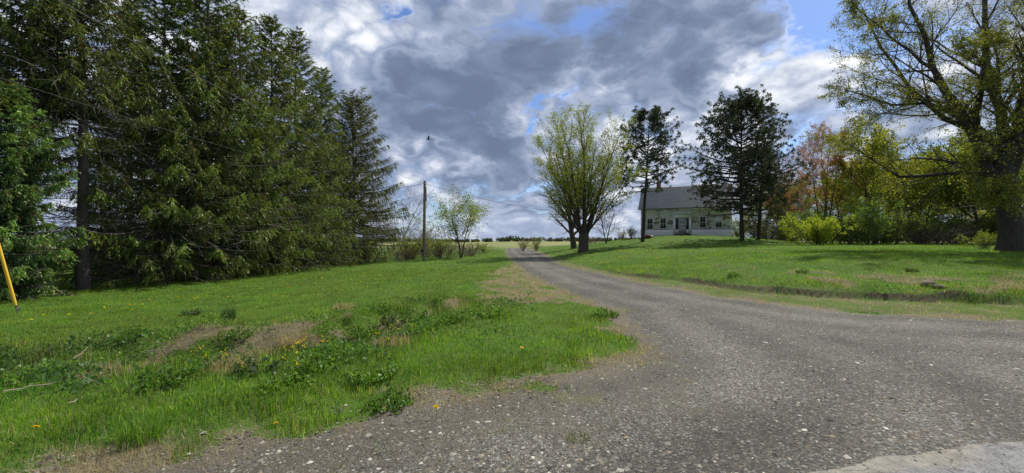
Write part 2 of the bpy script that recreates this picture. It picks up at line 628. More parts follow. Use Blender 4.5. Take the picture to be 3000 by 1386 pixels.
M = {}
M['leaf'] = leaf_mat('leaf', 0.5, gloss=0.02)
M['needle'] = leaf_mat('needle', 0.28, (1.3, 1.15, 0.5), 0.03)
M['pine'] = leaf_mat('pine_needle', 0.25, (1.1, 1.1, 0.7), 0.02)
M['grass'] = leaf_mat('grass_blade', 0.5, (1.1, 1.15, 0.4), 0.015)
M['bark'] = attr_mat('bark', 9.0)
M['wood'] = attr_mat('weathered_wood', 14.0, 0.7, 1.25, 0.85, 0.3, (1, 1, 0.1))
M['stone'] = attr_mat('stone', 16.0, 0.7, 1.3, 0.85, 0.6, (1, 1, 1))
M['plain'] = attr_mat('painted', 4.0, 0.9, 1.1, 0.6, 0.05, (1, 1, 1))
M['petal'] = leaf_mat('petal', 0.35, (1.1, 1.0, 0.6), 0.02)


def pos_node(g):
    return g.n('ShaderNodeNewGeometry').outputs['Position']


def make_ground_mat():
    m, g = new_mat('meadow_ground')
    p = pos_node(g)
    n1 = g.noise(p, 0.9, 6.0, 0.6)
    n2 = g.noise(p, 11.0, 5.0, 0.65)
    n3 = g.noise(p, 55.0, 3.0, 0.6)
    gr = g.mix(g.ramp(n1, 0.35, 0.65), (0.055, 0.115, 0.012, 1), (0.080, 0.155, 0.017, 1))
    gr = g.mix(g.ramp(n2, 0.4, 0.75), gr, (0.095, 0.125, 0.035, 1))
    gr = g.mix(g.ramp(n3, 0.45, 0.7, 0, 0.5), gr, (0.04, 0.07, 0.012, 1))
    straw = g.mix(g.ramp(n3, 0.3, 0.7), (0.10, 0.085, 0.06, 1), (0.22, 0.185, 0.13, 1))
    straw = g.mix(g.ramp(n2, 0.4, 0.7, 0, 0.6), straw, (0.14, 0.13, 0.05, 1))
    dead = g.n('ShaderNodeAttribute', attribute_name='dead').outputs['Fac']
    soil = g.n('ShaderNodeAttribute', attribute_name='soil').outputs['Fac']
    field = g.n('ShaderNodeAttribute', attribute_name='field').outputs['Fac']
    fcol = g.mix(g.ramp(g.noise(g.v('MULTIPLY', p, (0.012, 0.05, 1)), 1.0, 5.0, 0.6), 0.40, 0.62), (0.11, 0.17, 0.04, 1), (0.27, 0.23, 0.12, 1))
    c = g.mix(g.ramp(g.m('ADD', dead, g.m('MULTIPLY', g.m('SUBTRACT', n2, 0.5), 1.3)), 0.2, 0.95), gr, straw)
    c = g.mix(soil, c, g.mix(n2, (0.045, 0.034, 0.024, 1), (0.11, 0.085, 0.06, 1)))
    c = g.mix(field, c, fcol)
    h = g.m('ADD', g.m('MULTIPLY', n2, 0.6), n3)
    principled(g, c, 0.95, h, 0.7, 0.04, 0.1)
    return m


def make_gravel_mat():
    m, g = new_mat('gravel')
    p = pos_node(g)
    cellc = g.voro(p, 62.0, 'F1', 'Color')
    celld = g.voro(p, 62.0, 'F1', 'Distance')
    cell2 = g.voro(p, 27.0, 'F1', 'Color')
    cell2d = g.voro(p, 27.0, 'F1', 'Distance')
    sx = g.n('ShaderNodeSeparateXYZ')
    g.link(cellc, sx.inputs[0])
    sy = g.n('ShaderNodeSeparateXYZ')
    g.link(cell2, sy.inputs[0])
    n1 = g.noise(p, 0.8, 5.0, 0.6)
    n2 = g.noise(p, 5.0, 5.0, 0.65)
    base = g.mix(sx.outputs[0], (0.048, 0.044, 0.039, 1), (0.18, 0.165, 0.145, 1))
    base = g.mix(g.ramp(sx.outputs[1], 0.86, 0.97), base, (0.36, 0.35, 0.33, 1))
    base = g.mix(g.ramp(sx.outputs[2], 0.88, 0.98), base, (0.22, 0.16, 0.10, 1))
    bigm = g.m('MULTIPLY', g.ramp(sy.outputs[0], 0.80, 0.86), g.ramp(cell2d, 0.55, 0.40))
    base = g.mix(bigm, base, g.mix(sy.outputs[1], (0.10, 0.10, 0.10, 1), (0.33, 0.32, 0.30, 1)))
    base = g.mix(g.ramp(n1, 0.48, 0.72, 0, 0.55), base, (0.085, 0.075, 0.058, 1))
    base = g.mix(g.ramp(n2, 0.60, 0.78, 0, 0.45), base, (0.055, 0.052, 0.05, 1))
    ins = g.n('ShaderNodeAttribute', attribute_name='inset').outputs['Fac']
    wav = g.m('SINE', g.m('MULTIPLY_ADD', g.noise(p, 0.35, 3.0, 0.5), 5.0, g.m('MULTIPLY', ins, 4.2)))
    base = g.v('SCALE', g.v('MULTIPLY', base, (0.97, 1.0, 0.95)), scale=g.m('MULTIPLY_ADD', wav, 0.14, g.ramp(g.noise(p, 0.5, 4.0, 0.6), 0.35, 0.65, 0.54, 0.80)))
    ed = g.n('ShaderNodeAttribute', attribute_name='edge').outputs['Fac']
    e2 = g.ramp(g.m('ADD', ed, g.m('MULTIPLY', g.m('SUBTRACT', n2, 0.5), 0.9)), 0.45, 0.75)
    base = g.mix(g.m('MULTIPLY', e2, 0.8), base, g.mix(g.ramp(g.noise(p, 40, 3, 0.6), 0.35, 0.65), (0.085, 0.072, 0.045, 1), (0.16, 0.13, 0.085, 1)))
    dirt = g.n('ShaderNodeAttribute', attribute_name='dirt').outputs['Fac']
    base = g.mix(g.m('MULTIPLY', g.ramp(g.m('ADD', dirt, g.m('MULTIPLY', g.m('SUBTRACT', g.noise(p, 1.6, 5.0, 0.6), 0.5), 1.6)), 0.3, 0.9), 0.5), base, g.mix(g.noise(p, 45, 3, 0.6), (0.075, 0.064, 0.045, 1), (0.16, 0.14, 0.105, 1)))
    moss = g.m('MULTIPLY', g.ramp(g.noise(p, 1.3, 4.0, 0.6), 0.54, 0.66), g.m('MAXIMUM', g.ramp(ed, 0.05, 0.4), g.m('MULTIPLY', dirt, 0.8)))
    base = g.mix(g.m('MULTIPLY', moss, 0.6), base, (0.11, 0.12, 0.03, 1))
    h = g.m('ADD', g.m('MULTIPLY', g.m('SUBTRACT', 1.0, celld), 0.6), g.m('MULTIPLY', bigm, 0.7))
    principled(g, base, 0.85, h, 0.8, 0.02, 0.25)
    return m


def make_asphalt_mat():
    m, g = new_mat('old_asphalt')
    p = pos_node(g)
    pw = g.v('ADD', p, g.v('SCALE', g.noise(p, 5.0, 6.0, 0.65, out=1), scale=0.32))
    crk = g.voro(pw, 4.6, 'DISTANCE_TO_EDGE', 'Distance')
    n1 = g.noise(p, 1.7, 5.0, 0.6)
    n3 = g.noise(p, 130.0, 3.0, 0.7)
    agg = g.voro(p, 90.0, 'F1', 'Color')
    base = g.mix(n3, (0.15, 0.15, 0.15, 1), (0.25, 0.248, 0.24, 1))
    sa = g.n('ShaderNodeSeparateXYZ')
    g.link(agg, sa.inputs[0])
    base = g.v('SCALE', base, scale=g.ramp(sa.outputs[0], 0.0, 1.0, 0.55, 1.25, False))
    ed = g.n('ShaderNodeAttribute', attribute_name='edge').outputs['Fac']
    sand = g.ramp(g.m('ADD', ed, g.m('MULTIPLY', g.m('SUBTRACT', n1, 0.5), 1.6)), 0.45, 0.85)
    base = g.mix(g.m('MULTIPLY', sand, 0.42), base, (0.30, 0.26, 0.175, 1))
    ck = g.m('MULTIPLY', g.ramp(crk, 0.035, 0.006), g.ramp(g.noise(p, 2.3, 4.0, 0.6), 0.42, 0.60))
    base = g.v('SCALE', base, scale=g.ramp(g.noise(p, 6.0, 6.0, 0.7), 0.3, 0.7, 0.72, 1.12))
    base = g.mix(g.m('MULTIPLY', ck, 0.75), base, (0.05, 0.045, 0.04, 1))
    h = g.m('SUBTRACT', n3, g.m('MULTIPLY', ck, 2.0))
    principled(g, base, 0.85, h, 0.5, 0.008, 0.3)
    return m


# ------------------------------------------------------------------ ground, drive, road
def graded(a):
    out = []
    for lo, hi, st in a:
        out.append(np.arange(lo, hi - 1e-6, st))
    out.append([a[-1][1]])
    return np.concatenate(out)


def geo(a, b, n):
    return np.geomspace(a, b, n)


gx = np.concatenate([-geo(4000, 60, 16), graded([(-58, -26, 2.0), (-26, -10, 0.5), (-10, 13, 0.105), (13, 26, 0.45), (26, 58, 2.0)]), geo(60, 4000, 16)])
gy = np.concatenate([[-60, -30, -12, -5, -2, 0], graded([(1.0, 12.5, 0.085), (12.5, 24, 0.2), (24, 70, 0.7), (70, 100, 3)]), geo(106, 6000, 24)])
GX, GY = np.meshgrid(gx, gy)
GZ = terrain(GX, GY)
gs_, dead_, soil_, verge_, bare_ = zones(GX, GY)
nxg, nyg = len(gx), len(gy)
ids = np.arange(nxg * nyg).reshape(nyg, nxg)
quads = np.stack([ids[:-1, :-1], ids[:-1, 1:], ids[1:, 1:], ids[1:, :-1]], -1)
field_ = smooth(GY, 78, 110)
asph_ = GY - asphalt_edge(GX)
low = 0.03 * smooth(asph_, 0.1, -0.3)
me = raw_mesh('ground', np.stack([GX, GY, GZ - low], -1).reshape(-1, 3), None, quads.reshape(-1, 4), None, True,
              {'dead': dead_.ravel(), 'soil': soil_.ravel(), 'field': field_.ravel()})
me.materials.append(make_ground_mat())
tag(link(bpy.data.objects.new('ground', me)), kind='structure')


def sub_sheet(name, mask_v, zoff, attr, mat):
    mq = mask_v[:-1, :-1] & mask_v[:-1, 1:] & mask_v[1:, 1:] & mask_v[1:, :-1]
    q = quads[mq]
    used = np.unique(q)
    remap = np.zeros(nxg * nyg, np.int64)
    remap[used] = np.arange(len(used))
    V = np.stack([GX, GY, GZ + zoff], -1).reshape(-1, 3)[used]
    me = raw_mesh(name, V, None, remap[q], None, True, {k: v.ravel()[used] for k, v in attr.items()})
    me.materials.append(mat)
    return tag(link(bpy.data.objects.new(name, me)), kind='structure')


edn = (fbm(GX * 2.2, GY * 2.2, 71, 4) - 0.5)
near_m = (np.abs(GX) < 30) & (GY > -12) & (GY < 95)
goff = np.clip((-gs_ + 1.2 * edn) * 0.10, -0.045, 0.012)
sub_sheet('gravel_driveway', (gs_ < 0.62) & near_m, goff, {'edge': smooth(gs_, -1.0, 0.35), 'inset': np.clip(-gs_, 0, 6), 'dirt': smooth(gs_, -2.4, -0.1) * smooth(GX, 3.2, 1.2) * smooth(GY, 9.5, 7.0)}, make_gravel_mat())
ae = -asph_
aoff = np.clip((ae + 0.16 * edn + 0.02) * 0.10, -0.03, 0.016)
sub_sheet('asphalt_road', (ae > -0.25) & (np.abs(GX) < 60) & (GY > -8), aoff, {'edge': smooth(ae + 0.1 * (GX - 3), 0.55, 0.05)}, make_asphalt_mat())

# ------------------------------------------------------------------ gravel stones (uncountable)
def drive_points(n, rng, d0, d1, power=0.0):
    D = np.exp(rng.uniform(np.log(d0), np.log(d1), n))
    x, y = rng.uniform(-1, 1, n) * (1.32 * D + 2.4), D
    return x, y


def make_stones():
    rng = np.random.default_rng(11)
    x, y = drive_points(240000, rng, 2.0, 26)
    gs = poly_dist(x, y, GRAVEL, True)
    e = fbm(x * 1.3, y * 1.3, 51, 3)
    dens = smooth(edge_field(x, y, gs), 0.35, -0.25) * (0.45 + 0.55 * smooth(e, 0.38, 0.6))
    keep = (rng.random(len(x)) < dens) & (y > asphalt_edge(x) + rng.exponential(0.15, len(x)) - 0.55 * rng.random(len(x)) ** 2)
    x, y = x[keep][:64000], y[keep][:64000]
    n = len(x)
    s = np.minimum(0.0042 + rng.gamma(1.0, 0.0050, n), 0.036) * (0.85 + 0.012 * y)
    z = terrain(x, y) + 0.012 + s * 0.1
    base = np.array([(1, 0, -0.3), (0, 1, -0.3), (-1, 0, -0.3), (0, -1, -0.3), (0, 0, 1)], float)
    V = base[None] * rng.uniform(0.55, 1.25, (n, 5, 1))
    V = V + rng.normal(0, 0.16, V.shape)
    V[:, :, 2] *= rng.uniform(0.2, 0.55, (n, 1))
    a = rng.uniform(0, 6.28, n)
    ca, sa = np.cos(a)[:, None], np.sin(a)[:, None]
    V = np.stack([V[:, :, 0] * ca * 1.25 - V[:, :, 1] * sa, V[:, :, 0] * sa * 1.25 + V[:, :, 1] * ca, V[:, :, 2] + 0.3 * rng.normal(size=(n, 1)) * V[:, :, 0] * 0.5], -1)
    V = V * s[:, None, None] + np.stack([x, y, z], -1)[:, None]
    T = np.array([(0, 1, 4), (1, 2, 4), (2, 3, 4), (3, 0, 4)])
    T = (T[None] + np.arange(n)[:, None, None] * 5).reshape(-1, 3)
    pal = np.array([(0.09, 0.083, 0.075), (0.125, 0.117, 0.105), (0.175, 0.162, 0.14), (0.28, 0.26, 0.225), (0.20, 0.155, 0.105), (0.45, 0.42, 0.37), (0.065, 0.06, 0.055)])
    w = rng.choice(len(pal), n, p=[0.20, 0.25, 0.22, 0.14, 0.08, 0.07, 0.04])
    c = pal[w] * rng.uniform(0.48, 1.12, (n, 1)) * np.array([0.97, 1.0, 0.95])
    me = raw_mesh('gravel_stones', V.reshape(-1, 3), T, None, np.repeat(c, 5, axis=0))
    me.materials.append(M['stone'])
    tag(link(bpy.data.objects.new('gravel_stones', me)), 'loose grey gravel stones strewn over the driveway and shoulder', 'gravel', kind='stuff')


make_stones()

# ------------------------------------------------------------------ grass (uncountable)
def blade_mesh(x, y, z, h, w, col, rng, lean=0.45, two=True):
    n = len(x)
    a = rng.uniform(0, 6.28, n)
    fa = a + rng.uniform(-0.9, 0.9, n) + 1.57
    side = np.stack([np.cos(a), np.sin(a), np.zeros(n)], -1) * (w * 0.5)[:, None]
    ln = np.abs(rng.normal(0, lean, n)) * h
    out = np.stack([np.cos(fa), np.sin(fa), np.zeros(n)], -1) * ln[:, None]
    p = np.stack([x, y, z], -1)
    up = np.zeros((n, 3))
    up[:, 2] = np.sqrt(np.maximum(h * h - ln * ln * 0.8, h * h * 0.06))
    tip = p + out + up
    if not two:
        V = np.stack([p - side, p + side, tip], 1)
        return V.reshape(-1, 3), np.arange(n * 3).reshape(n, 3), None, np.repeat(col, 3, axis=0)
    mid = p + out * 0.32 + up * 0.6
    V = np.stack([p - side, p + side, mid + side * 0.75, mid - side * 0.75, tip], 1)
    b = np.arange(n)[:, None] * 5
    Q = b + np.array([[0, 1, 2, 3]])
    T = b + np.array([[3, 2, 4]])
    return V.reshape(-1, 3), T, Q, np.repeat(col, 5, axis=0)


def make_grass():
    rng = np.random.default_rng(23)
    A = Acc()
    for (d0, d1, num, two) in ((1.6, 9.0, 370000, True), (9.0, 26.0, 330000, False), (26.0, 70.0, 120000, False)):
        x, y = drive_points(num, rng, d0, d1)
        gs, dead, soil, verge, bare = zones(x, y)
        e = fbm(x * 2.4, y * 2.4, 61, 3)
        ef = edge_field(x, y, gs)
        k = np.maximum(smooth(ef, -0.05, 0.40), 0.16 * smooth(ef, -0.9, 0.1) * smooth(e, 0.50, 0.62))
        tuft = smooth(fbm(x * 4.5, y * 4.5, 63, 2), 0.30, 0.55)
        k = k * (1 - 0.58 * smooth(dead, 0.5, 0.95)) * (1 - soil * 0.9) * (0.45 + 0.55 * tuft)
        k = k * (y > asphalt_edge(x) + 0.35)
        m = rng.random(len(x)) < k
        x, y, gs, dead, verge, bare, e = x[m], y[m], gs[m], dead[m], verge[m], bare[m], e[m]
        n = len(x)
        z = terrain(x, y) - 0.01
        dd = np.abs(poly_dist(x, y, DITCH))
        rough = smooth(dd, 2.6, 0.6) * (y < 12) * (x < 0.3)
        rough = np.maximum(rough, smooth(gs, 1.2, 0.4) * (y < 9) * (x < 2.5) * 0.4)
        dRb = -poly_dist(x, y, CUT)
        rough = np.maximum(rough, smooth(dRb, 1.8, 0.1) * (dRb > -0.05) * (y < 24) * 0.75)
        big = fbm(x * 0.8, y * 0.8, 77, 3)
        h = (0.030 + 0.040 * rng.random(n)) * (0.6 + 0.9 * big) * (1 + 2.6 * rough * (0.15 + 1.5 * smooth(fbm(x * 2.7, y * 2.7, 83, 3), 0.42, 0.66)) * rng.random(n) ** 1.3) * (1 - 0.5 * smooth(dead, 0.3, 0.9)) * (1 - 0.45 * verge)
        h = h * (1 + np.clip((y - 9) / 30, 0, 1.2))
        w = np.clip(0.0036 + 0.00062 * y, 0.004, 0.045) * rng.uniform(0.7, 1.4, n)
        fresh = np.array([0.165, 0.29, 0.026])
        deep = np.array([0.080, 0.195, 0.014])
        lime = np.array([0.28, 0.40, 0.04])
        stw = np.array([0.38, 0.32, 0.20])
        mixv = smooth(big + 0.25 * (rng.random(n) - 0.5), 0.32, 0.68)[:, None]
        c = deep * (1 - mixv) + fresh * mixv
        sp = fbm(x * 0.45 + 9, y * 0.45, 87, 3)
        olive = np.array([0.14, 0.19, 0.035])
        bluish = np.array([0.075, 0.17, 0.045])
        ov = (smooth(sp, 0.46, 0.62) * 0.75 > rng.random(n))[:, None]
        c = np.where(ov, olive, c)
        bl = (smooth(sp, 0.46, 0.34) * 0.45 > rng.random(n))[:, None]
        c = np.where(bl, bluish, c)
        rk = (rough * (x < 3))[:, None]
        c = c * (1 - rk * np.array([0.34, 0.26, 0.0]))
        lm = (rng.random(n) < 0.02 + 0.16 * smooth(fbm(x * 1.1, y * 1.1, 89, 2), 0.45, 0.65))[:, None]
        c = np.where(lm, lime, c)
        dry = (rng.random(n) < 0.02 + 0.06 * smooth(fbm(x * 0.7, y * 0.7, 93, 3), 0.45, 0.65) + 0.75 * smooth(dead, 0.2, 0.9) + 0.16 * rough)[:, None]
        c = np.where(dry, stw * rng.uniform(0.6, 1.1, (n, 1)), c) * rng.uniform(0.75, 1.25, (n, 1))
        c = c * (0.78 + 0.44 * smooth(fbm(x * 1.9, y * 1.9, 107, 3), 0.3, 0.7))[:, None]
        A.add(*blade_mesh(x, y, z, h, w, c, rng, 0.5, two))
    o = A.obj('lawn_grass', M['grass'])
    tag(o, 'short bright green grass of the lawns and roadside banks', 'grass', kind='stuff')


make_grass()


def make_straw():
    rng = np.random.default_rng(29)
    x, y = drive_points(560000, rng, 2.4, 32)
    gs, dead, soil, verge, bare = zones(x, y)
    e = fbm(x * 3.0, y * 3.0, 95, 3)
    k = smooth(dead, 0.25, 0.8) * smooth(gs, -0.6, 0.1) * smooth(e, 0.25, 0.5) * (1 - 0.6 * verge)
    m = (rng.random(len(x)) < k) & (y > asphalt_edge(x) + 0.4)
    x, y = x[m][:95000], y[m][:95000]
    n = len(x)
    h = rng.uniform(0.035, 0.11, n) * (1 + y * 0.03)
    w = np.clip(0.003 + 0.0005 * y, 0.003, 0.02)
    c = tint(n, (0.38, 0.32, 0.225), rng, 0.45, 0.05)
    A = Acc()
    A.add(*blade_mesh(x, y, terrain(x, y) + 0.005, h, w, c, rng, 1.6, False))
    tag(A.obj('dead_grass', M['grass']), 'tan dead grass matted over the straw patch and bank', 'dead grass', kind='stuff')


make_straw()


def make_cover():
    rng = np.random.default_rng(37)
    x, y = drive_points(260000, rng, 4.0, 13)
    dd = np.abs(poly_dist(x, y, DITCH))
    gs, dead, soil, verge, bare = zones(x, y)
    cl = fbm(x * 1.5, y * 1.5, 101, 3)
    dRc = -poly_dist(x, y, CUT)
    k = smooth(dd, 2.6, 0.5) * (x < 0.6) * smooth(cl, 0.46, 0.60) + 0.5 * smooth(dRc, 2.6, 0.3) * (dRc > 0.05) * smooth(cl, 0.50, 0.62)
    k = k * smooth(gs, 0.25, 0.8) * (1 - 0.8 * smooth(dead, 0.4, 0.9))
    m = rng.random(len(x)) < k
    x, y, cl = x[m][:30000], y[m][:30000], cl[m][:30000]
    n = len(x)
    z = terrain(x, y) + rng.random(n) * 0.20 * smooth(cl, 0.46, 0.66)
    sp = fbm(x * 0.9, y * 0.9, 103, 2)[:, None]
    c = np.where(sp > 0.52, np.array([[0.10, 0.21, 0.035]]), np.array([[0.075, 0.155, 0.045]])) * rng.uniform(0.65, 1.35, (n, 1))
    A = Acc()
    leaves(A, np.stack([x, y, z], -1), rng.uniform(0.03, 0.062, n), c, rng, 0.35, width=0.34)
    tag(A.obj('ditch_ground_cover', M['leaf']), 'low leafy ground cover in the ditch and on the banks', 'ground cover', kind='stuff')


make_cover()

# ------------------------------------------------------------------ conifers
BARK_S = (0.11, 0.094, 0.080)
BARK_G = (0.16, 0.145, 0.125)


def spruce_parts(seed, h, r, nb, low=0.06, base=(0.070, 0.108, 0.026), dead_to=0.25, fluff=1.0, spray=(0.075, 0.155), shape=0.92, gap=None):
    rng = np.random.default_rng(seed)
    tr, cr_, de = Acc(), Acc(), Acc()
    tp = np.zeros((9, 3))
    tp[:, 2] = np.linspace(-0.3, h, 9)
    tp[1:, :2] += np.cumsum(rng.normal(0, 0.03, (8, 2)), 0)
    tubes(tr, tp, np.linspace(0.0125 * h, 0.01, 9) * np.array([1.25] + [1] * 8), 8, BARK_S)
    zi = low * h + (0.985 - low) * h * (np.arange(nb) + rng.random(nb)) / nb
    if gap:
        zi = zi[(zi < gap[0] * h) | (zi > gap[1] * h) | (rng.random(nb) < 0.42)]
        nb = len(zi)
    q = zi / h
    whorl = 0.72 + 0.45 * vnoise(zi * 0.9, zi * 0 + seed, seed)
    L = (r * (1 - q) ** shape + 0.16) * rng.uniform(0.62, 1.12, nb) * whorl * np.where(q < 0.12, 0.8, 1)
    az = GOLD * np.arange(nb) + rng.normal(0, 0.25, nb)
    a0 = np.interp(q, [0, 0.3, 0.7, 1], [-0.34, -0.22, 0.10, 0.85]) + rng.normal(0, 0.08, nb)
    b0 = np.interp(q, [0, 0.5, 1], [0.20, 0.30, 0.2])
    N = 7
    s = np.linspace(0, 1, N)
    rad = L[:, None] * s
    th = az[:, None] + 0.10 * s[None] * rng.normal(0, 1, (nb, 1))
    bx = np.interp(zi, tp[:, 2], tp[:, 0])[:, None]
    by = np.interp(zi, tp[:, 2], tp[:, 1])[:, None]
    B = np.stack([bx + rad * np.cos(th), by + rad * np.sin(th), zi[:, None] + L[:, None] * (a0[:, None] * s + b0[:, None] * s ** 2.2)], -1)
    tubes(tr, B, (0.011 * L + 0.012)[:, None] * np.linspace(1, 0.25, N), 3, BARK_S)
    # hanging branchlets on both sides of every branch
    m = 60
    t = rng.uniform(0.14, 1.0, (nb, m)) ** 0.8
    keep = rng.random((nb, m)) < np.clip(L / r * 1.2 + 0.15, 0, 1)[:, None]
    bi = np.repeat(np.arange(nb), m).reshape(nb, m)[keep]
    t = t[keep]
    f = t * (N - 1) * 0.999
    i = f.astype(int)
    fr = (f - i)[:, None]
    p = B[bi, i] * (1 - fr) + B[bi, i + 1] * fr
    tan = unit(B[bi, i + 1] - B[bi, i])
    lat = unit(np.cross(tan, np.array([0, 0, 1.0])))
    sg = rng.choice([-1, 1], len(p))[:, None]
    hang = np.interp(q[bi], [0, 0.35, 0.75, 1], [1.5, 1.4, 0.7, 0.05])[:, None] * rng.uniform(0.4, 1.5, (len(p), 1))
    d = unit(tan * rng.uniform(0.3, 0.9, (len(p), 1)) + lat * sg * rng.uniform(0.25, 0.95, (len(p), 1)) + np.array([0, 0, -1.0]) * hang)
    ln = (0.22 + 0.30 * np.minimum(L[bi] / 2.5, 1.2) * (1 - 0.45 * t)) * rng.uniform(0.6, 1.5, len(p)) * fluff
    tone = tint(len(p), base, rng, 0.30, 0.06) * rng.uniform(0.65, 1.35, (nb, 1))[bi]
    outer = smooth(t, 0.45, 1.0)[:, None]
    tone = tone * (1 - outer) + (tone * np.array([1.9, 1.75, 1.0])) * outer  # sunlit look painted into the colour: outer sprays lighter and yellower
    brown = rng.random(len(p)) < 0.035
    tone[brown] = np.array([0.16, 0.095, 0.035])
    K = 12
    for k in range(K):
        tt = (k + 0.5) / K
        c = p + d * (ln * tt)[:, None] + np.array([0, 0, -0.10]) * (ln * tt ** 2)[:, None]
        sd = unit(np.cross(d, rand_dirs(len(p), rng)))
        dirn = unit(d * rng.uniform(0.5, 1.1, (len(p), 1)) + sd * rng.uniform(0.35, 0.9, (len(p), 1)) + np.array([0, 0, -0.15]))
        sl = rng.uniform(spray[0], spray[1], len(p)) * (1 - 0.35 * tt)
        wd = unit(np.cross(dirn, rand_dirs(len(p), rng))) * (sl * 0.21)[:, None]
        V = np.stack([c - wd, c + wd, c + dirn * sl[:, None]], 1)
        cr_.add(V.reshape(-1, 3), np.arange(len(p) * 3).reshape(-1, 3), None, np.repeat(tone * rng.uniform(0.85, 1.15, (len(p), 1)), 3, axis=0))
    # dead grey lower branches
    nd = 110 if gap else 60
    zd = rng.uniform(0.02, dead_to, nd) * h + 0.15
    az = rng.uniform(0, 6.28, nd)
    Ld = r * rng.uniform(0.35, 0.85, nd)
    Dp = np.zeros((nd, 6, 3))
    dirs = np.stack([np.cos(az), np.sin(az), rng.uniform(-0.35, 0.05, nd)], -1)
    for j in range(1, 6):
        dirs = unit(dirs + rng.normal(0, 0.10, dirs.shape))
        Dp[:, j] = Dp[:, j - 1] + dirs * (Ld / 5)[:, None]
    Dp[:, :, 2] += zd[:, None]
    Dp[:, :, 2] = np.maximum(Dp[:, :, 2], 0.05)
    tubes(de, Dp, 0.022 * np.linspace(1, 0.3, 6)[None] * np.ones((nd, 1)), 3, BARK_G)
    T1, R1 = grow(Dp, 0.02 * np.ones((nd, 6)), 5, 0.25, 0.95, (0.5, 1.1), 0.4, -0.02, 0.15, 4, rng, 0.5)
    tubes(de, T1, R1, 3, BARK_G)
    return tr, cr_, de


def meshes(parts, names, mats):
    out = []
    for a, nm, mt in zip(parts, names, mats):
        me_ = a.mesh(nm)
        me_.materials.append(mt)
        out.append((nm, me_))
    return out


def plant(name, mesh_list, loc, label, cat, group=None, rz=0.0, sc=1.0):
    root = empty(name, loc, label, cat, group, rz, sc)
    for nm, me_ in mesh_list:
        link(bpy.data.objects.new(nm, me_), root)
    return root


SP_N = ('trunk', 'crown', 'dead_branches')
SP_M = (M['bark'], M['needle'], M['bark'])
SP = [meshes(spruce_parts(101, 16, 5.2, 265, 0.05), SP_N, SP_M),
      meshes(spruce_parts(102, 16, 4.8, 265, 0.04, shape=0.82), SP_N, SP_M),
      meshes(spruce_parts(103, 14, 5.9, 330, 0.05, (0.066, 0.086, 0.024), shape=0.62), SP_N, SP_M),
      meshes(spruce_parts(104, 18, 4.2, 230, 0.30, (0.066, 0.094, 0.026), 0.55, gap=(0.0, 0.42)), SP_N, SP_M)]
YOUNG = meshes(spruce_parts(105, 7.6, 2.5, 220, 0.06, (0.075, 0.135, 0.052), 0.12, 0.8, (0.09, 0.16), 0.6), SP_N, SP_M)

SPRUCES = [  # u, depth, variant, scale, turn, label
    (1035, 37.0, 2, 1.00, 0.3, 'dark drooping spruce at the far right end of the row, nearest the wooden pole'),
    (945, 33.0, 1, 0.95, 1.9, 'lower spruce second from the right end of the evergreen row'),
    (868, 29.5, 0, 1.03, 2.7, 'tall spruce with the second pointed tip left of the open sky'),
    (795, 26.5, 1, 0.98, 4.0, 'tall pointed spruce whose tip shows against the cloud at upper left centre'),
    (700, 24.0, 0, 0.93, 5.1, 'full green spruce left of the two pointed tips in the row'),
    (610, 22.0, 0, 1.08, 0.9, 'tall spruce with bright hanging sprays, its top cut off by the frame'),
    (490, 20.5, 1, 0.95, 2.2, 'spruce with hanging green curtains right of the bare grey trunk'),
    (245, 17.5, 3, 1.00, 3.3, 'tall spruce with a bare grey lower trunk and dead branches showing sky'),
    (85, 16.5, 3, 0.95, 1.0, 'tall spruce behind the small blue green spruce at the left edge'),
]
for (u, D, vi, sc, rz, lab) in SPRUCES:
    x, y, z = spot(u, D)
    plant('spruce_tree', SP[vi], (x, y, z - 0.05), lab, 'spruce', 'spruce row on the left', rz, sc)
for (u, D, vi, sc, rz, lab) in [(380, 27.0, 3, 1.0, 0.4, 'spruce standing behind the row, seen through the gap by the bare trunk'),
                                (300, 22.0, 1, 0.46, 3.0, 'shorter spruce filling the gap right of the bare grey trunk'),
                                (620, 31.0, 1, 1.15, 1.4, 'spruce standing behind the tall row, filling the gap left of centre'),
                                (-330, 15.0, 0, 1.0, 2.4, 'spruce at the left frame edge, only its right boughs in view')]:
    x, y, z = spot(u, D)
    plant('spruce_tree', SP[vi], (x, y, z - 0.05), lab, 'spruce', 'spruce row on the left', rz, sc)
x, y, z = spot(-25, 14.2)
plant('young_spruce_tree', YOUNG, (x, y, z - 0.05), 'small bushy blue green spruce at the left edge above the yellow guy guard', 'spruce', None, 0.5, 0.95)


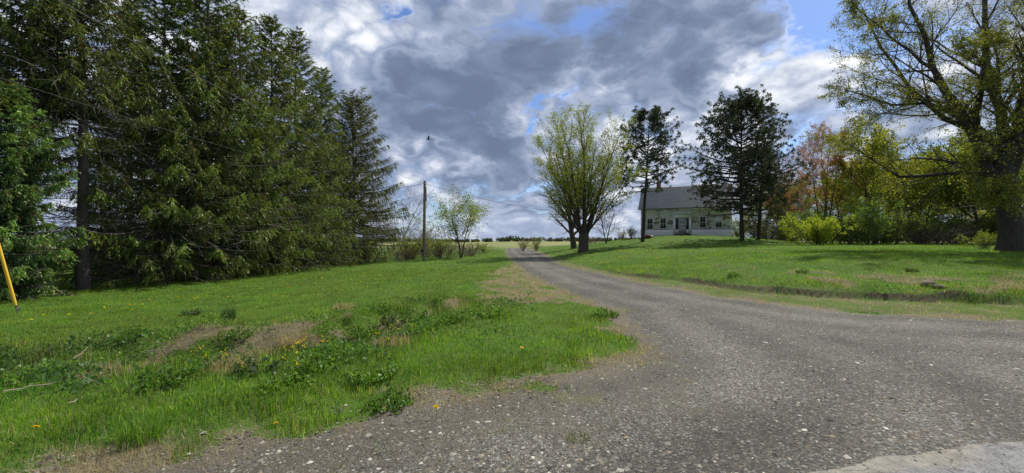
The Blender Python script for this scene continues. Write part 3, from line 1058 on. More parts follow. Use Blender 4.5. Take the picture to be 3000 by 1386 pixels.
def pine_parts(seed, h, z0, r, nb, lean=(0, 0), prof=None, tuft=0.33, base=(0.062, 0.080, 0.042)):
    rng = np.random.default_rng(seed)
    tr, cr_ = Acc(), Acc()
    tp = np.zeros((10, 3))
    tp[:, 2] = np.linspace(-0.3, h, 10)
    q = np.linspace(0, 1, 10)
    tp[:, 0] = lean[0] * q ** 0.8 + np.cumsum(rng.normal(0, 0.03, 10))
    tp[:, 1] = lean[1] * q
    tubes(tr, tp, 0.24 * (1 - q * 0.88), 8, (0.055, 0.04, 0.033))
    zi = z0 + (h - z0 - 0.15) * (np.arange(nb) + rng.random(nb)) / nb
    qq = (zi - z0) / (h - z0)
    prof = prof or ([0, 0.25, 0.6, 0.85, 1], [0.75, 1.0, 0.85, 0.5, 0.12])
    L = r * np.interp(qq, *prof) * rng.uniform(0.55, 1.15, nb)
    az = GOLD * np.arange(nb) + rng.normal(0, 0.4, nb)
    N = 6
    s = np.linspace(0, 1, N)
    sl = np.interp(qq, [0, 0.5, 1], [-0.18, 0.15, 0.9])[:, None]
    bx = np.interp(zi, tp[:, 2], tp[:, 0])[:, None]
    by = np.interp(zi, tp[:, 2], tp[:, 1])[:, None]
    B = np.stack([bx + L[:, None] * s * np.cos(az)[:, None], by + L[:, None] * s * np.sin(az)[:, None],
                  zi[:, None] + L[:, None] * (sl * s + 0.22 * s ** 2)], -1)
    B[:, 1:] += rng.normal(0, 0.06, B[:, 1:].shape)
    tubes(tr, B, (0.016 * L + 0.015)[:, None] * np.linspace(1, 0.3, N), 4, (0.055, 0.042, 0.035))
    T1, R1 = grow(B, np.ones((nb, N)) * 0.03, 9, 0.35, 0.95, (0.5, 1.0), 0.42, 0.06, 0.10, 4, rng, 0.5)
    tubes(tr, T1, R1, 3, (0.055, 0.042, 0.035))
    tips = np.concatenate([T1[:, -1], T1[:, 2], B[:, -1], B[:, -2]])
    lo = rng.random(len(tips)) < np.interp((tips[:, 2] - z0) / (h - z0), [-0.1, 0.12, 0.35, 1], [0.25, 0.5, 0.95, 1])
    tips = tips[lo]
    tips = tips + rng.normal(0, 0.08, tips.shape)
    n, K = len(tips), 22
    sz = tuft * rng.uniform(0.7, 1.25, n)
    tone = tint(n, base, rng, 0.3, 0.06)
    c = np.repeat(tips, K, axis=0)
    d = rand_dirs(n * K, rng, 0.6)
    ln = np.repeat(sz, K) * rng.uniform(0.55, 1.05, n * K)
    w = unit(np.cross(d, rand_dirs(n * K, rng))) * (ln * 0.14)[:, None]
    st = c + d * (ln * 0.1)[:, None]
    V = np.stack([st, c + d * (ln * 0.6)[:, None] + w, c + d * ln[:, None], c + d * (ln * 0.6)[:, None] - w], 1)
    cr_.add(V.reshape(-1, 3), None, np.arange(n * K * 4).reshape(-1, 4), np.repeat(np.repeat(tone, K, axis=0), 4, axis=0))
    return tr, cr_


TC = ('trunk', 'crown')
PM = (M['bark'], M['pine'])
x, y, z = spot(1880, 50)
plant('pine_tree', meshes(pine_parts(201, 14.6, 5.8, 4.2, 62, (0.9, 0)), TC, PM), (x, y, z), 'slender dark pine with bare leaning trunk at the left corner of the house', 'pine')
x, y, z = spot(2173, 46)
plant('pine_tree', meshes(pine_parts(202, 14.3, 2.9, 5.6, 130, (-0.1, 0), ([0, 0.2, 0.45, 0.7, 0.9, 1], [0.75, 1.0, 0.95, 0.65, 0.4, 0.12])), TC, PM), (x, y, z),
      'broad dark pine standing before the right end of the house', 'pine')
x, y, z = spot(2222, 49)
plant('pine_tree', meshes(pine_parts(203, 10.0, 3.0, 3.2, 44, (0.3, 0)), TC, PM), (x, y, z), 'thinner dark pine just right of the broad pine trunk', 'pine')

# ------------------------------------------------------------------ broadleaf trees
BK = (0.075, 0.062, 0.050)
LM = (M['bark'], M['leaf'])


def leaf_cloud(cr_, P, m, size, base, rng, t0=0.25, spread=0.10, var=0.3, zb=-0.3, per=1):
    c = along(P, m, rng, t0, 1.0)
    tone = tint(len(c), base, rng, var, 0.07)
    for _ in range(per):
        leaves(cr_, c + rng.normal(0, spread, c.shape), np.full(len(c), size), tone, rng, zb)


def vase_maple(seed):
    rng = np.random.default_rng(seed)
    tr, cr_ = Acc(), Acc()
    tubes(tr, np.array([(0, 0, -0.3), (0, 0, 0.2), (0.02, 0, 0.9), (0.05, 0, 1.6), (0.1, 0, 2.3), (0.1, 0, 3.0)]), np.array([0.72, 0.56, 0.52, 0.55, 0.42, 0.25]), 12, BK)
    n = 15
    P = np.zeros((n, 9, 3))
    az = GOLD * np.arange(n)
    ti = np.concatenate([np.linspace(0.05, 0.30, 5), np.linspace(0.30, 0.66, 10)])
    Ls = np.interp(ti, [0.05, 0.3, 0.62], [12.6, 11.4, 8.8]) * rng.uniform(0.9, 1.08, n)
    d = np.stack([np.sin(ti) * np.cos(az), np.sin(ti) * np.sin(az), np.cos(ti)], -1)
    P[:, 0] = np.stack([0.25 * np.cos(az), 0.25 * np.sin(az), 1.2 + 0.9 * rng.random(n)], -1)
    for j in range(1, 9):
        d = unit(d + rng.normal(0, 0.045, d.shape) + np.array([0, 0, 0.012]))
        P[:, j] = P[:, j - 1] + d * (Ls / 8)[:, None]
    R = np.interp(ti, [0.05, 0.62], [0.17, 0.11])[:, None] * np.linspace(1, 0.16, 9)[None]
    tubes(tr, P, R, 6, BK)
    P1, R1 = grow(P, R, 12, 0.12, 0.98, (0.25, 0.75), 0.46, 0.03, 0.06, 6, rng, 0.5, 0.25, 0.55)
    tubes(tr, P1, R1, 4, BK)
    P2, R2 = grow(P1, R1, 8, 0.15, 1.0, (0.35, 0.9), 0.55, 0.03, 0.08, 5, rng, 0.55, 0.3)
    tubes(tr, P2, R2 + 0.003, 3, BK)
    leaf_cloud(cr_, P2, 26, 0.12, (0.23, 0.28, 0.035), rng, 0.1, 0.14)
    leaf_cloud(cr_, P1, 14, 0.12, (0.19, 0.23, 0.035), rng, 0.5, 0.12)
    return tr, cr_


x, y, z = spot(1709, 42)
plant('maple_tree', meshes(vase_maple(301), TC, LM), (x, y, z), 'vase shaped maple with many upright stems and young yellow green leaves', 'maple', None, 0.4, 0.93)


def big_maple(seed):
    rng = np.random.default_rng(seed)
    tr, cr_ = Acc(), Acc()
    k = 24 / F
    def pt(u, v, dy=0.0):
        u = u if u > 2810 else 2810 - (2810 - u) * 0.60
        return ((u - 2965) * k * (1 + dy / 24), dy, (720 - v) * k * (1 + dy / 24) - 0.0)
    limbs = [  # hand traced main limbs: (u, v, depth offset), start radius
        ([(2965, 730, 0), (2962, 660, 0), (2952, 580, 0), (2938, 500, 0.0), (2930, 450, 0.0)], 0.54, 0.44),
        ([(2935, 520, 0), (2895, 460, 0.2), (2872, 380, 0.4), (2840, 300, 0.6), (2800, 210, 1.0), (2770, 120, 1.2), (2730, 10, 1.5), (2700, -90, 1.6)], 0.36, 0.07),
        ([(2885, 420, 0.2), (2825, 320, -0.6), (2755, 250, -1.4), (2715, 190, -2.0), (2665, 130, -2.4), (2630, 100, -2.8)], 0.22, 0.05),
        ([(2935, 500, 0), (2935, 360, -0.6), (2925, 260, -1.2), (2905, 150, -1.8), (2870, 50, -2.2), (2850, -80, -2.6)], 0.34, 0.06),
        ([(2945, 480, 0), (2970, 330, 0.6), (2965, 220, 1.2), (2975, 100, 1.5), (2990, -60, 1.8), (3000, -200, 2.0)], 0.36, 0.06),
        ([(2950, 520, 0), (3010, 400, 0.2), (3060, 280, 0.6), (3120, 150, 1.0), (3160, 0, 1.4)], 0.34, 0.06),
        ([(2960, 560, 0), (3050, 470, -0.8), (3150, 400, -1.6), (3270, 340, -2.4), (3360, 300, -3.0)], 0.26, 0.05),
        ([(2945, 600, 0), (2880, 560, -0.6), (2815, 540, -1.2), (2750, 542, -1.8), (2700, 535, -2.4), (2670, 550, -3.0)], 0.21, 0.04),
        ([(2925, 500, 0), (2870, 488, 0.8), (2800, 500, 1.6), (2730, 505, 2.4), (2680, 470, 3.0), (2630, 420, 3.8), (2600, 400, 4.4)], 0.17, 0.03),
        ([(2900, 455, 0), (2840, 425, -1.0), (2770, 415, -2.2), (2720, 405, -3.0), (2660, 380, -3.8), (2620, 375, -4.6), (2580, 365, -5.2)], 0.19, 0.03),
        ([(2850, 310, 0.5), (2790, 290, 1.6), (2720, 290, 2.6), (2670, 270, 3.6), (2610, 250, 4.2)], 0.13, 0.03),
        ([(2790, 190, 1.0), (2720, 130, 2.0), (2650, 60, 2.8), (2600, 0, 3.4)], 0.12, 0.03),
        ([(2940, 420, 0), (2900, 330, 2.4), (2870, 240, 4.0), (2840, 130, 5.2), (2820, 20, 6.0)], 0.22, 0.05),
        ([(2950, 430, 0), (2990, 330, -2.6), (3040, 220, -4.2), (3080, 90, -5.4), (3090, -40, -6.0)], 0.22, 0.05),
        ([(2930, 400, 0), (2870, 300, -3.0), (2830, 190, -4.4), (2760, 80, -5.6)], 0.18, 0.04),
    ]
    AllP, AllR = [], []
    for li, (pts, r0, r1) in enumerate(limbs):
        a = np.array([pt(*p) for p in pts])
        t = np.linspace(0, len(a) - 1, 9)
        i = np.minimum(t.astype(int), len(a) - 2)
        p = a[i] * (1 - (t - i))[:, None] + a[i + 1] * (t - i)[:, None]
        if li:
            p[1:-1] += rng.normal(0, 0.07, p[1:-1].shape)
        r = np.linspace(r0, r1, 9)
        if li == 0:
            r[0] *= 1.45
            r[1] *= 1.08
        if li:
            r = r * 0.80
        tubes(tr, p, r, 10, (0.052, 0.044, 0.038))
        if li:
            AllP.append(p)
            AllR.append(r)
    P = np.array(AllP)
    R = np.array(AllR)
    P1, R1 = grow(P, R, 15, 0.12, 1.0, (0.45, 1.1), 0.42, 0.02, 0.12, 7, rng, 0.45, 0.22, 0.5)
    tubes(tr, P1, R1, 5, BK)
    P2, R2 = grow(P1, R1, 9, 0.15, 1.0, (0.4, 1.0), 0.55, 0.01, 0.13, 5, rng, 0.5, 0.3)
    tubes(tr, P2, R2 + 0.002, 3, BK)
    P3, R3 = grow(P2, R2, 5, 0.2, 1.0, (0.4, 1.0), 0.6, 0.0, 0.12, 3, rng, 0.6, 0.4)
    tubes(tr, P3, np.maximum(R3, 0.005), 3, BK)
    P2 = P2[~((P2[:, -1, 2] < 6.0) & (P2[:, -1, 0] > -3.2))]
    P3 = P3[~((P3[:, -1, 2] < 6.0) & (P3[:, -1, 0] > -3.2))]
    leaf_cloud(cr_, P3, 8, 0.088, (0.21, 0.235, 0.04), rng, 0.2, 0.09, 0.5)
    leaf_cloud(cr_, P2, 3, 0.10, (0.16, 0.165, 0.04), rng, 0.4, 0.08, 0.35)
    return tr, cr_


x, y, z = spot(2965, 24)
plant('maple_tree', meshes(big_maple(302), TC, LM), (x, y, z), 'huge old maple with thick dark trunk and spreading limbs at the right edge', 'maple')


def round_tree(seed, h, r, base, trunk_r=0.16, leafsize=0.16, nleaf=12, stems=1, low=0.25, lev2=7, bark=BK, bare=False, up=0.05):
    rng = np.random.default_rng(seed)
    tr, cr_ = Acc(), Acc()
    P = np.zeros((stems, 8, 3))
    az = np.arange(stems) * 6.28 / stems + rng.random()
    d = np.stack([np.cos(az) * 0.22, np.sin(az) * 0.22, np.ones(stems)], -1) if stems > 1 else np.array([[rng.normal(0, 0.05), rng.normal(0, 0.05), 1.0]])
    d = unit(d)
    P[:, 0, 2] = -0.2
    for j in range(1, 8):
        d = unit(d + rng.normal(0, 0.05, d.shape))
        P[:, j] = P[:, j - 1] + d * (h * 0.88 / 7)
    R = trunk_r * np.linspace(1, 0.18, 8)[None] * np.ones((stems, 1)) / (stems ** 0.4)
    tubes(tr, P, R, 7, bark)
    n1 = max(8, int(26 / stems))
    P1, R1 = grow(P, R, n1, low, 0.99, (0.55, 1.2), r / h * 1.75, up, 0.09, 6, rng, 0.5, 0.25, 0.5)
    tubes(tr, P1, R1, 4, bark)
    P2, R2 = grow(P1, R1, lev2 + 4, 0.15, 1.0, (0.4, 1.0), 0.58, up * 0.6, 0.10, 5, rng, 0.5, 0.3)
    tubes(tr, P2, np.maximum(R2, 0.007), 3, bark)
    if bare:
        P3, R3 = grow(P2, R2, 5, 0.3, 1.0, (0.3, 0.8), 0.55, 0.04, 0.08, 4, rng, 0.6, 0.4)
        tubes(tr, P3, np.maximum(R3, 0.007), 3, bark)
        leaf_cloud(cr_, P3, nleaf, leafsize, base, rng, 0.3, 0.05, 0.35)
    else:
        leaf_cloud(cr_, P2, int(nleaf * 1.5), leafsize, base, rng, 0.1, 0.2, 0.35)
        leaf_cloud(cr_, P1, max(2, nleaf // 2), leafsize, base, rng, 0.45, 0.18, 0.35)
    return tr, cr_


def shrub(seed, h, r, base, stems=14, leafsize=0.10, nleaf=10, bark=(0.10, 0.085, 0.07), sub=7, arch=0.0):
    rng = np.random.default_rng(seed)
    st, fo = Acc(), Acc()
    az = rng.uniform(0, 6.28, stems)
    tl = rng.uniform(0.05, 1.0, stems) * math.atan2(r, h) * 1.25
    L = h * rng.uniform(0.75, 1.1, stems) / np.maximum(np.cos(tl), 0.5) * 0.85
    d = np.stack([np.sin(tl) * np.cos(az), np.sin(tl) * np.sin(az), np.cos(tl)], -1)
    P = np.zeros((stems, 6, 3))
    P[:, 0] = np.stack([np.cos(az) * r * 0.25 * rng.random(stems), np.sin(az) * r * 0.25 * rng.random(stems), np.full(stems, -0.08)], -1)
    for j in range(1, 6):
        d = unit(d + rng.normal(0, 0.09, d.shape) + np.array([0, 0, -arch]))
        P[:, j] = P[:, j - 1] + d * (L / 5)[:, None]
    R = 0.012 * h ** 0.6 * np.linspace(1, 0.3, 6)[None] * np.ones((stems, 1)) + 0.004
    tubes(st, P, R, 4, bark)
    P1, R1 = grow(P, R, sub, 0.1, 1.0, (0.4, 1.0), 0.45, 0.03, 0.12, 4, rng, 0.6, 0.4)
    tubes(st, P1, np.maximum(R1, 0.004), 3, bark)
    P2, R2 = grow(P1, R1, 3, 0.2, 1.0, (0.4, 1.0), 0.6, 0.02, 0.12, 4, rng, 0.6, 0.4)
    tubes(st, P2, np.maximum(R2, 0.004), 3, bark)
    leaf_cloud(fo, P2, nleaf, leafsize, base, rng, 0.1, leafsize * 0.6, 0.35, 0.0)
    return st, fo


SF = ('stems', 'foliage')
YG, MG, LG, DG = (0.27, 0.31, 0.04), (0.15, 0.225, 0.035), (0.15, 0.23, 0.035), (0.06, 0.10, 0.022)
RT = {
    'yellow': meshes(round_tree(401, 11.5, 4.6, YG, 0.2, 0.20, 34), TC, LM),
    'green': meshes(round_tree(402, 11.0, 4.8, MG, 0.2, 0.21, 36), TC, LM),
    'olive': meshes(round_tree(403, 10.0, 4.4, (0.20, 0.225, 0.04), 0.18, 0.19, 32, 3), TC, LM),
    'red': meshes(round_tree(404, 12.5, 3.6, (0.32, 0.15, 0.075), 0.17, 0.09, 13, 4, 0.2, 6, (0.13, 0.105, 0.09), True, 0.12), TC, LM),
    'bare': meshes(round_tree(405, 9.0, 3.4, (0.20, 0.19, 0.11), 0.13, 0.05, 1, 2, 0.15, 6, (0.22, 0.20, 0.18), True, 0.08), TC, LM),
}
WOODS = [  # kind, u, depth, scale, turn, label
    ('red', 2415, 49, 0.92, 0.0, 'leafless reddish tree with russet buds rising behind the green shrubs'),
    ('red', 2290, 60, 0.72, 1.2, 'small russet budding tree just right of the broad pine'),
    ('yellow', 2560, 46, 0.92, 0.5, 'yellow green leafing tree between the reddish tree and the old maple'),
    ('green', 2625, 52, 0.82, 1.5, 'mid green tree at the wood edge right of the yellow green tree'),
    ('olive', 2700, 47, 0.75, 2.0, 'olive green multi stemmed tree under the old maple limbs'),
    ('yellow', 2790, 50, 0.80, 2.9, 'yellowish tree in the wood behind the lowest maple limb'),
    ('green', 2880, 44, 0.85, 3.4, 'green tree in the wood just left of the old maple trunk'),
    ('olive', 3010, 40, 1.0, 4.4, 'olive tree behind the old maple trunk at the right edge'),
    ('green', 2330, 66, 0.75, 5.2, 'green tree far behind the broad pine right of the house'),
    ('olive', 2230, 64, 0.7, 0.8, 'olive tree behind the house corner, seen between pine trunks'),
    ('yellow', 2460, 66, 0.8, 1.9, 'pale green tree at the back of the wood behind the reddish tree'),
    ('green', 2570, 68, 0.9, 2.6, 'green tree at the back of the wood beside the yellow green crown'),
    ('yellow', 2690, 66, 0.85, 4.9, 'yellow green tree at the back of the wood under the maple'),
    ('olive', 2830, 62, 0.95, 5.7, 'dull green tree at the back of the wood near the maple trunk'),
    ('green', 2950, 60, 1.0, 0.2, 'green tree at the back of the wood behind the maple trunk'),
]
for kind, u, D, sc, rz, lab in WOODS:
    x, y, z = spot(u, D)
    plant('woodland_tree', RT[kind], (x, y, z - 0.05), lab, 'tree', 'trees of the wood on the right', rz, sc * 1.12)

SH = {
    'lime': meshes(shrub(501, 2.4, 1.9, (0.29, 0.37, 0.04), 22, 0.11, 16, sub=8), SF, LM),
    'bright': meshes(shrub(502, 4.6, 1.9, (0.15, 0.25, 0.045), 16, 0.14, 12), SF, LM),
    'dark': meshes(shrub(503, 2.3, 2.3, (0.11, 0.16, 0.03), 22, 0.12, 12, sub=8), SF, LM),
    'twiggy': meshes(shrub(504, 3.2, 2.2, (0.20, 0.23, 0.06), 26, 0.06, 5, (0.22, 0.19, 0.15), 9), SF, LM),
    'brown': meshes(shrub(505, 2.0, 2.4, (0.12, 0.10, 0.05), 30, 0.06, 2, (0.13, 0.105, 0.085), 10, 0.05), SF, LM),
    'fresh': meshes(shrub(506, 2.3, 1.9, (0.21, 0.27, 0.04), 20, 0.08, 8, (0.16, 0.14, 0.10), 8), SF, LM),
}
SHRUBS = [
    ('lime', 2395, 37.5, 1.05, 0.0, 'rounded bright lime green shrub at the foot of the wood'),
    ('bright', 2545, 40, 0.9, 1.0, 'tall fresh green shrub right of the rounded lime shrub'),
    ('bright', 2375, 50, 0.85, 2.2, 'tall yellow green shrub rising behind the rounded lime shrub'),
    ('dark', 2480, 40, 0.95, 3.0, 'dark green shrub beside the rounded lime shrub'),
    ('dark', 2590, 42, 1.0, 4.2, 'dark green shrub at the lawn edge below the tall fresh green shrub'),
    ('dark', 2690, 43, 1.1, 5.0, 'dark shrub at the lawn edge beneath the olive tree'),
    ('brown', 2740, 41, 1.2, 0.6, 'brown twiggy thicket at the lawn edge under the maple limbs'),
    ('dark', 2800, 43, 1.2, 1.6, 'dark shrub at the lawn edge behind the lowest maple limb'),
    ('fresh', 2875, 27.5, 0.55, 2.0, 'low pale green shrub just left of the old maple trunk'),
    ('dark', 2890, 44, 1.3, 2.8, 'dark shrub behind the low pale shrub near the maple trunk'),
    ('dark', 2990, 40, 1.3, 3.9, 'dark shrub behind the maple trunk at the right edge'),
    ('fresh', 2300, 56, 1.1, 4.6, 'loose green shrub behind the mound right of the broad pine'),
    ('twiggy', 2250, 58, 1.0, 5.3, 'twiggy green shrub between the pine trunks beside the house'),
    ('fresh', 2163, 66, 1.9, 1.1, 'green shrub at the right rear corner of the house'),
    ('fresh', 1852, 60, 0.75, 0.9, 'loose pale green bush at the left corner of the house'),
    ('twiggy', 1820, 66, 0.55, 2.4, 'pale brown bush left of the slender pine'),
    ('brown', 1735, 68, 0.75, 3.1, 'leafless brown bush seen behind the vase shaped maple trunk'),
    ('twiggy', 1195, 45, 1.0, 0.2, 'pale twiggy bush left of the wooden pole'),
    ('twiggy', 1240, 48, 1.15, 1.3, 'tall twiggy bush directly behind the wooden pole'),
    ('fresh', 1205, 42, 0.9, 2.6, 'fresh yellow green bush at the left foot of the wooden pole'),
    ('fresh', 1280, 46, 0.95, 3.6, 'fresh green bush just right of the wooden pole'),
    ('brown', 1300, 42, 1.0, 4.1, 'brown leafless thicket between the pole and the small blossoming tree'),
    ('brown', 1380, 47, 0.9, 5.0, 'brown thicket right of the small open tree'),
    ('fresh', 1420, 56, 0.65, 5.8, 'low green bush at the drive end of the scrub'),
    ('brown', 1180, 40, 0.8, 0.5, 'brown brush pile under the last spruce'),
]
for kind, u, D, sc, rz, lab in SHRUBS:
    x, y, z = spot(u, D)
    plant('shrub', SH[kind], (x, y, z - 0.03), lab, 'shrub', 'shrubs and thickets', rz, sc)

for i, u in enumerate(range(2230, 3060, 95)):
    x, y, z = spot(u, 63 - (i % 2) * 3)
    plant('thicket', SH['dark' if i % 3 else 'fresh'], (x, y, z - 0.03), 'tall thicket at the back of the wood, ' + ['first', 'second', 'third', 'fourth', 'fifth', 'sixth', 'seventh', 'eighth', 'ninth'][i] + ' counting from the broad pine', 'thicket', 'thickets at the back of the wood', i * 1.3, 1.9)

x, y, z = spot(1165, 52)
plant('bare_tree', RT['bare'], (x, y, z), 'bare pale grey tree showing right of the last spruce', 'tree', None, 0.0, 1.0)
x, y, z = spot(995, 46)
plant('bare_tree', meshes(round_tree(406, 16.0, 4.0, (0.20, 0.19, 0.11), 0.2, 0.05, 1, 2, 0.3, 6, (0.20, 0.18, 0.16), True, 0.10), TC, LM), (x, y, z),
      'bare twig top showing above the spruces', 'tree')
x, y, z = spot(1350, 41)
plant('small_tree', meshes(round_tree(407, 5.6, 2.9, (0.22, 0.29, 0.075), 0.13, 0.12, 18, 3, 0.22, 6), TC, LM), (x, y, z), 'small open tree with pale young leaves right of the wooden pole', 'tree')
x, y, z = spot(1682, 55)
plant('leafing_tree', meshes(round_tree(408, 9.5, 4.4, (0.18, 0.22, 0.04), 0.42, 0.13, 8, 1, 0.2, 6), TC, LM), (x, y, z), 'smaller leafing tree whose dark trunk shows left of the vase shaped maple trunk', 'tree')
x, y, z = spot(1776, 58)
plant('bare_sapling', meshes(round_tree(409, 5.4, 1.7, (0.2, 0.2, 0.1), 0.13, 0.04, 1, 2, 0.2, 5, (0.10, 0.085, 0.07), True, 0.10), TC, LM), (x, y, z), 'slim bare young tree between the vase shaped maple and the slender pine', 'tree')
x, y, z = spot(1533, 66)
plant('sapling', meshes(shrub(507, 2.1, 0.9, (0.13, 0.12, 0.06), 14, 0.06, 4), SF, LM), (x, y, z), 'brownish sapling at the far end of the driveway, left of the pair', 'sapling')
x, y, z = spot(1571, 66)
plant('sapling', meshes(shrub(508, 2.4, 1.0, (0.17, 0.20, 0.06), 14, 0.07, 5), SF, LM), (x, y, z), 'greenish sapling at the far end of the driveway, right of the pair', 'sapling')


def far_trees():
    rng = np.random.default_rng(77)
    A = Acc()
    n = 700
    x = rng.uniform(-500, 800, n)
    y = 560 + rng.uniform(0, 90, n) + 0.05 * x
    hh = rng.uniform(3.5, 6.5, n) * (0.6 + 0.8 * vnoise(x * 0.012, y * 0, 4))
    z = terrain(x, y)
    K = 30
    c = np.stack([np.repeat(x, K), np.repeat(y, K), np.repeat(z, K)], -1)
    o = rand_dirs(n * K, rng) * np.repeat(hh, K)[:, None] * np.array([0.42, 0.42, 0.46]) * rng.uniform(0.4, 1, (n * K, 1))
    o[:, 2] += np.repeat(hh, K) * 0.5
    tone = np.repeat(tint(n, (0.055, 0.075, 0.04), rng, 0.4, 0.1), K, axis=0)
    leaves(A, c + o, np.full(n * K, 2.6), tone, rng)
    tag(A.obj('far_woodland', M['leaf']), 'thin dark line of distant woods along the horizon', 'woodland', kind='stuff')


far_trees()

# ------------------------------------------------------------------ old white house
def peel_mat():
    m, g = new_mat('peeling_white_paint')
    t = g.n('ShaderNodeTexCoord')
    o = t.outputs['Object']
    sx = g.n('ShaderNodeSeparateXYZ')
    g.link(o, sx.inputs[0])
    n1 = g.noise(g.v('MULTIPLY', o, (0.55, 0.55, 1.5)), 1.0, 5.0, 0.62)
    n2 = g.noise(g.v('MULTIPLY', o, (1.6, 1.6, 12.0)), 1.0, 4.0, 0.6)
    n3 = g.noise(g.v('MULTIPLY', o, (3, 3, 40.0)), 1.0, 3.0, 0.6)
    f = g.m('ADD', n1, g.m('MULTIPLY', g.m('SUBTRACT', n2, 0.5), 0.55))
    peel = g.ramp(f, 0.53, 0.57)
    wood = g.mix(n3, (0.17, 0.15, 0.125, 1), (0.30, 0.275, 0.24, 1))
    paint = g.mix(n2, (0.66, 0.655, 0.65, 1), (0.80, 0.79, 0.78, 1))
    principled(g, g.mix(peel, paint, wood), 0.8, n3, 0.3, 0.01, 0.2)
    return m


def roof_mat():
    m, g = new_mat('old_grey_shingles')
    o = g.n('ShaderNodeTexCoord').outputs['Object']
    br = g.n('ShaderNodeTexBrick')
    g.link(g.v('MULTIPLY', o, (1, 1, 1)), br.inputs['Vector'])
    n1 = g.noise(g.v('MULTIPLY', o, (0.5, 2.5, 2.5)), 1.0, 5.0, 0.6)
    n2 = g.noise(g.v('MULTIPLY', o, (4, 9, 9)), 1.0, 4.0, 0.6)
    c = g.mix(n1, (0.17, 0.18, 0.175, 1), (0.29, 0.29, 0.275, 1))
    c = g.mix(g.ramp(n2, 0.45, 0.7, 0, 0.5), c, (0.10, 0.105, 0.10, 1))
    principled(g, c, 0.9, n2, 0.4, 0.01, 0.2)
    return m


def glass_mat():
    m, g = new_mat('old_window_glass')
    n = g.noise(pos_node(g), 1.5, 3.0, 0.5)
    p = principled(g, g.mix(n, (0.012, 0.012, 0.014, 1), (0.05, 0.045, 0.05, 1)), 0.12, n, 0.05, 0.02, 0.5)
    return m


M['peel'], M['roof'], M['glass'] = peel_mat(), roof_mat(), glass_mat()
WHITE, OFFW, CREAM, GREYW = (0.76, 0.76, 0.75), (0.66, 0.65, 0.62), (0.42, 0.40, 0.27), (0.24, 0.22, 0.19)


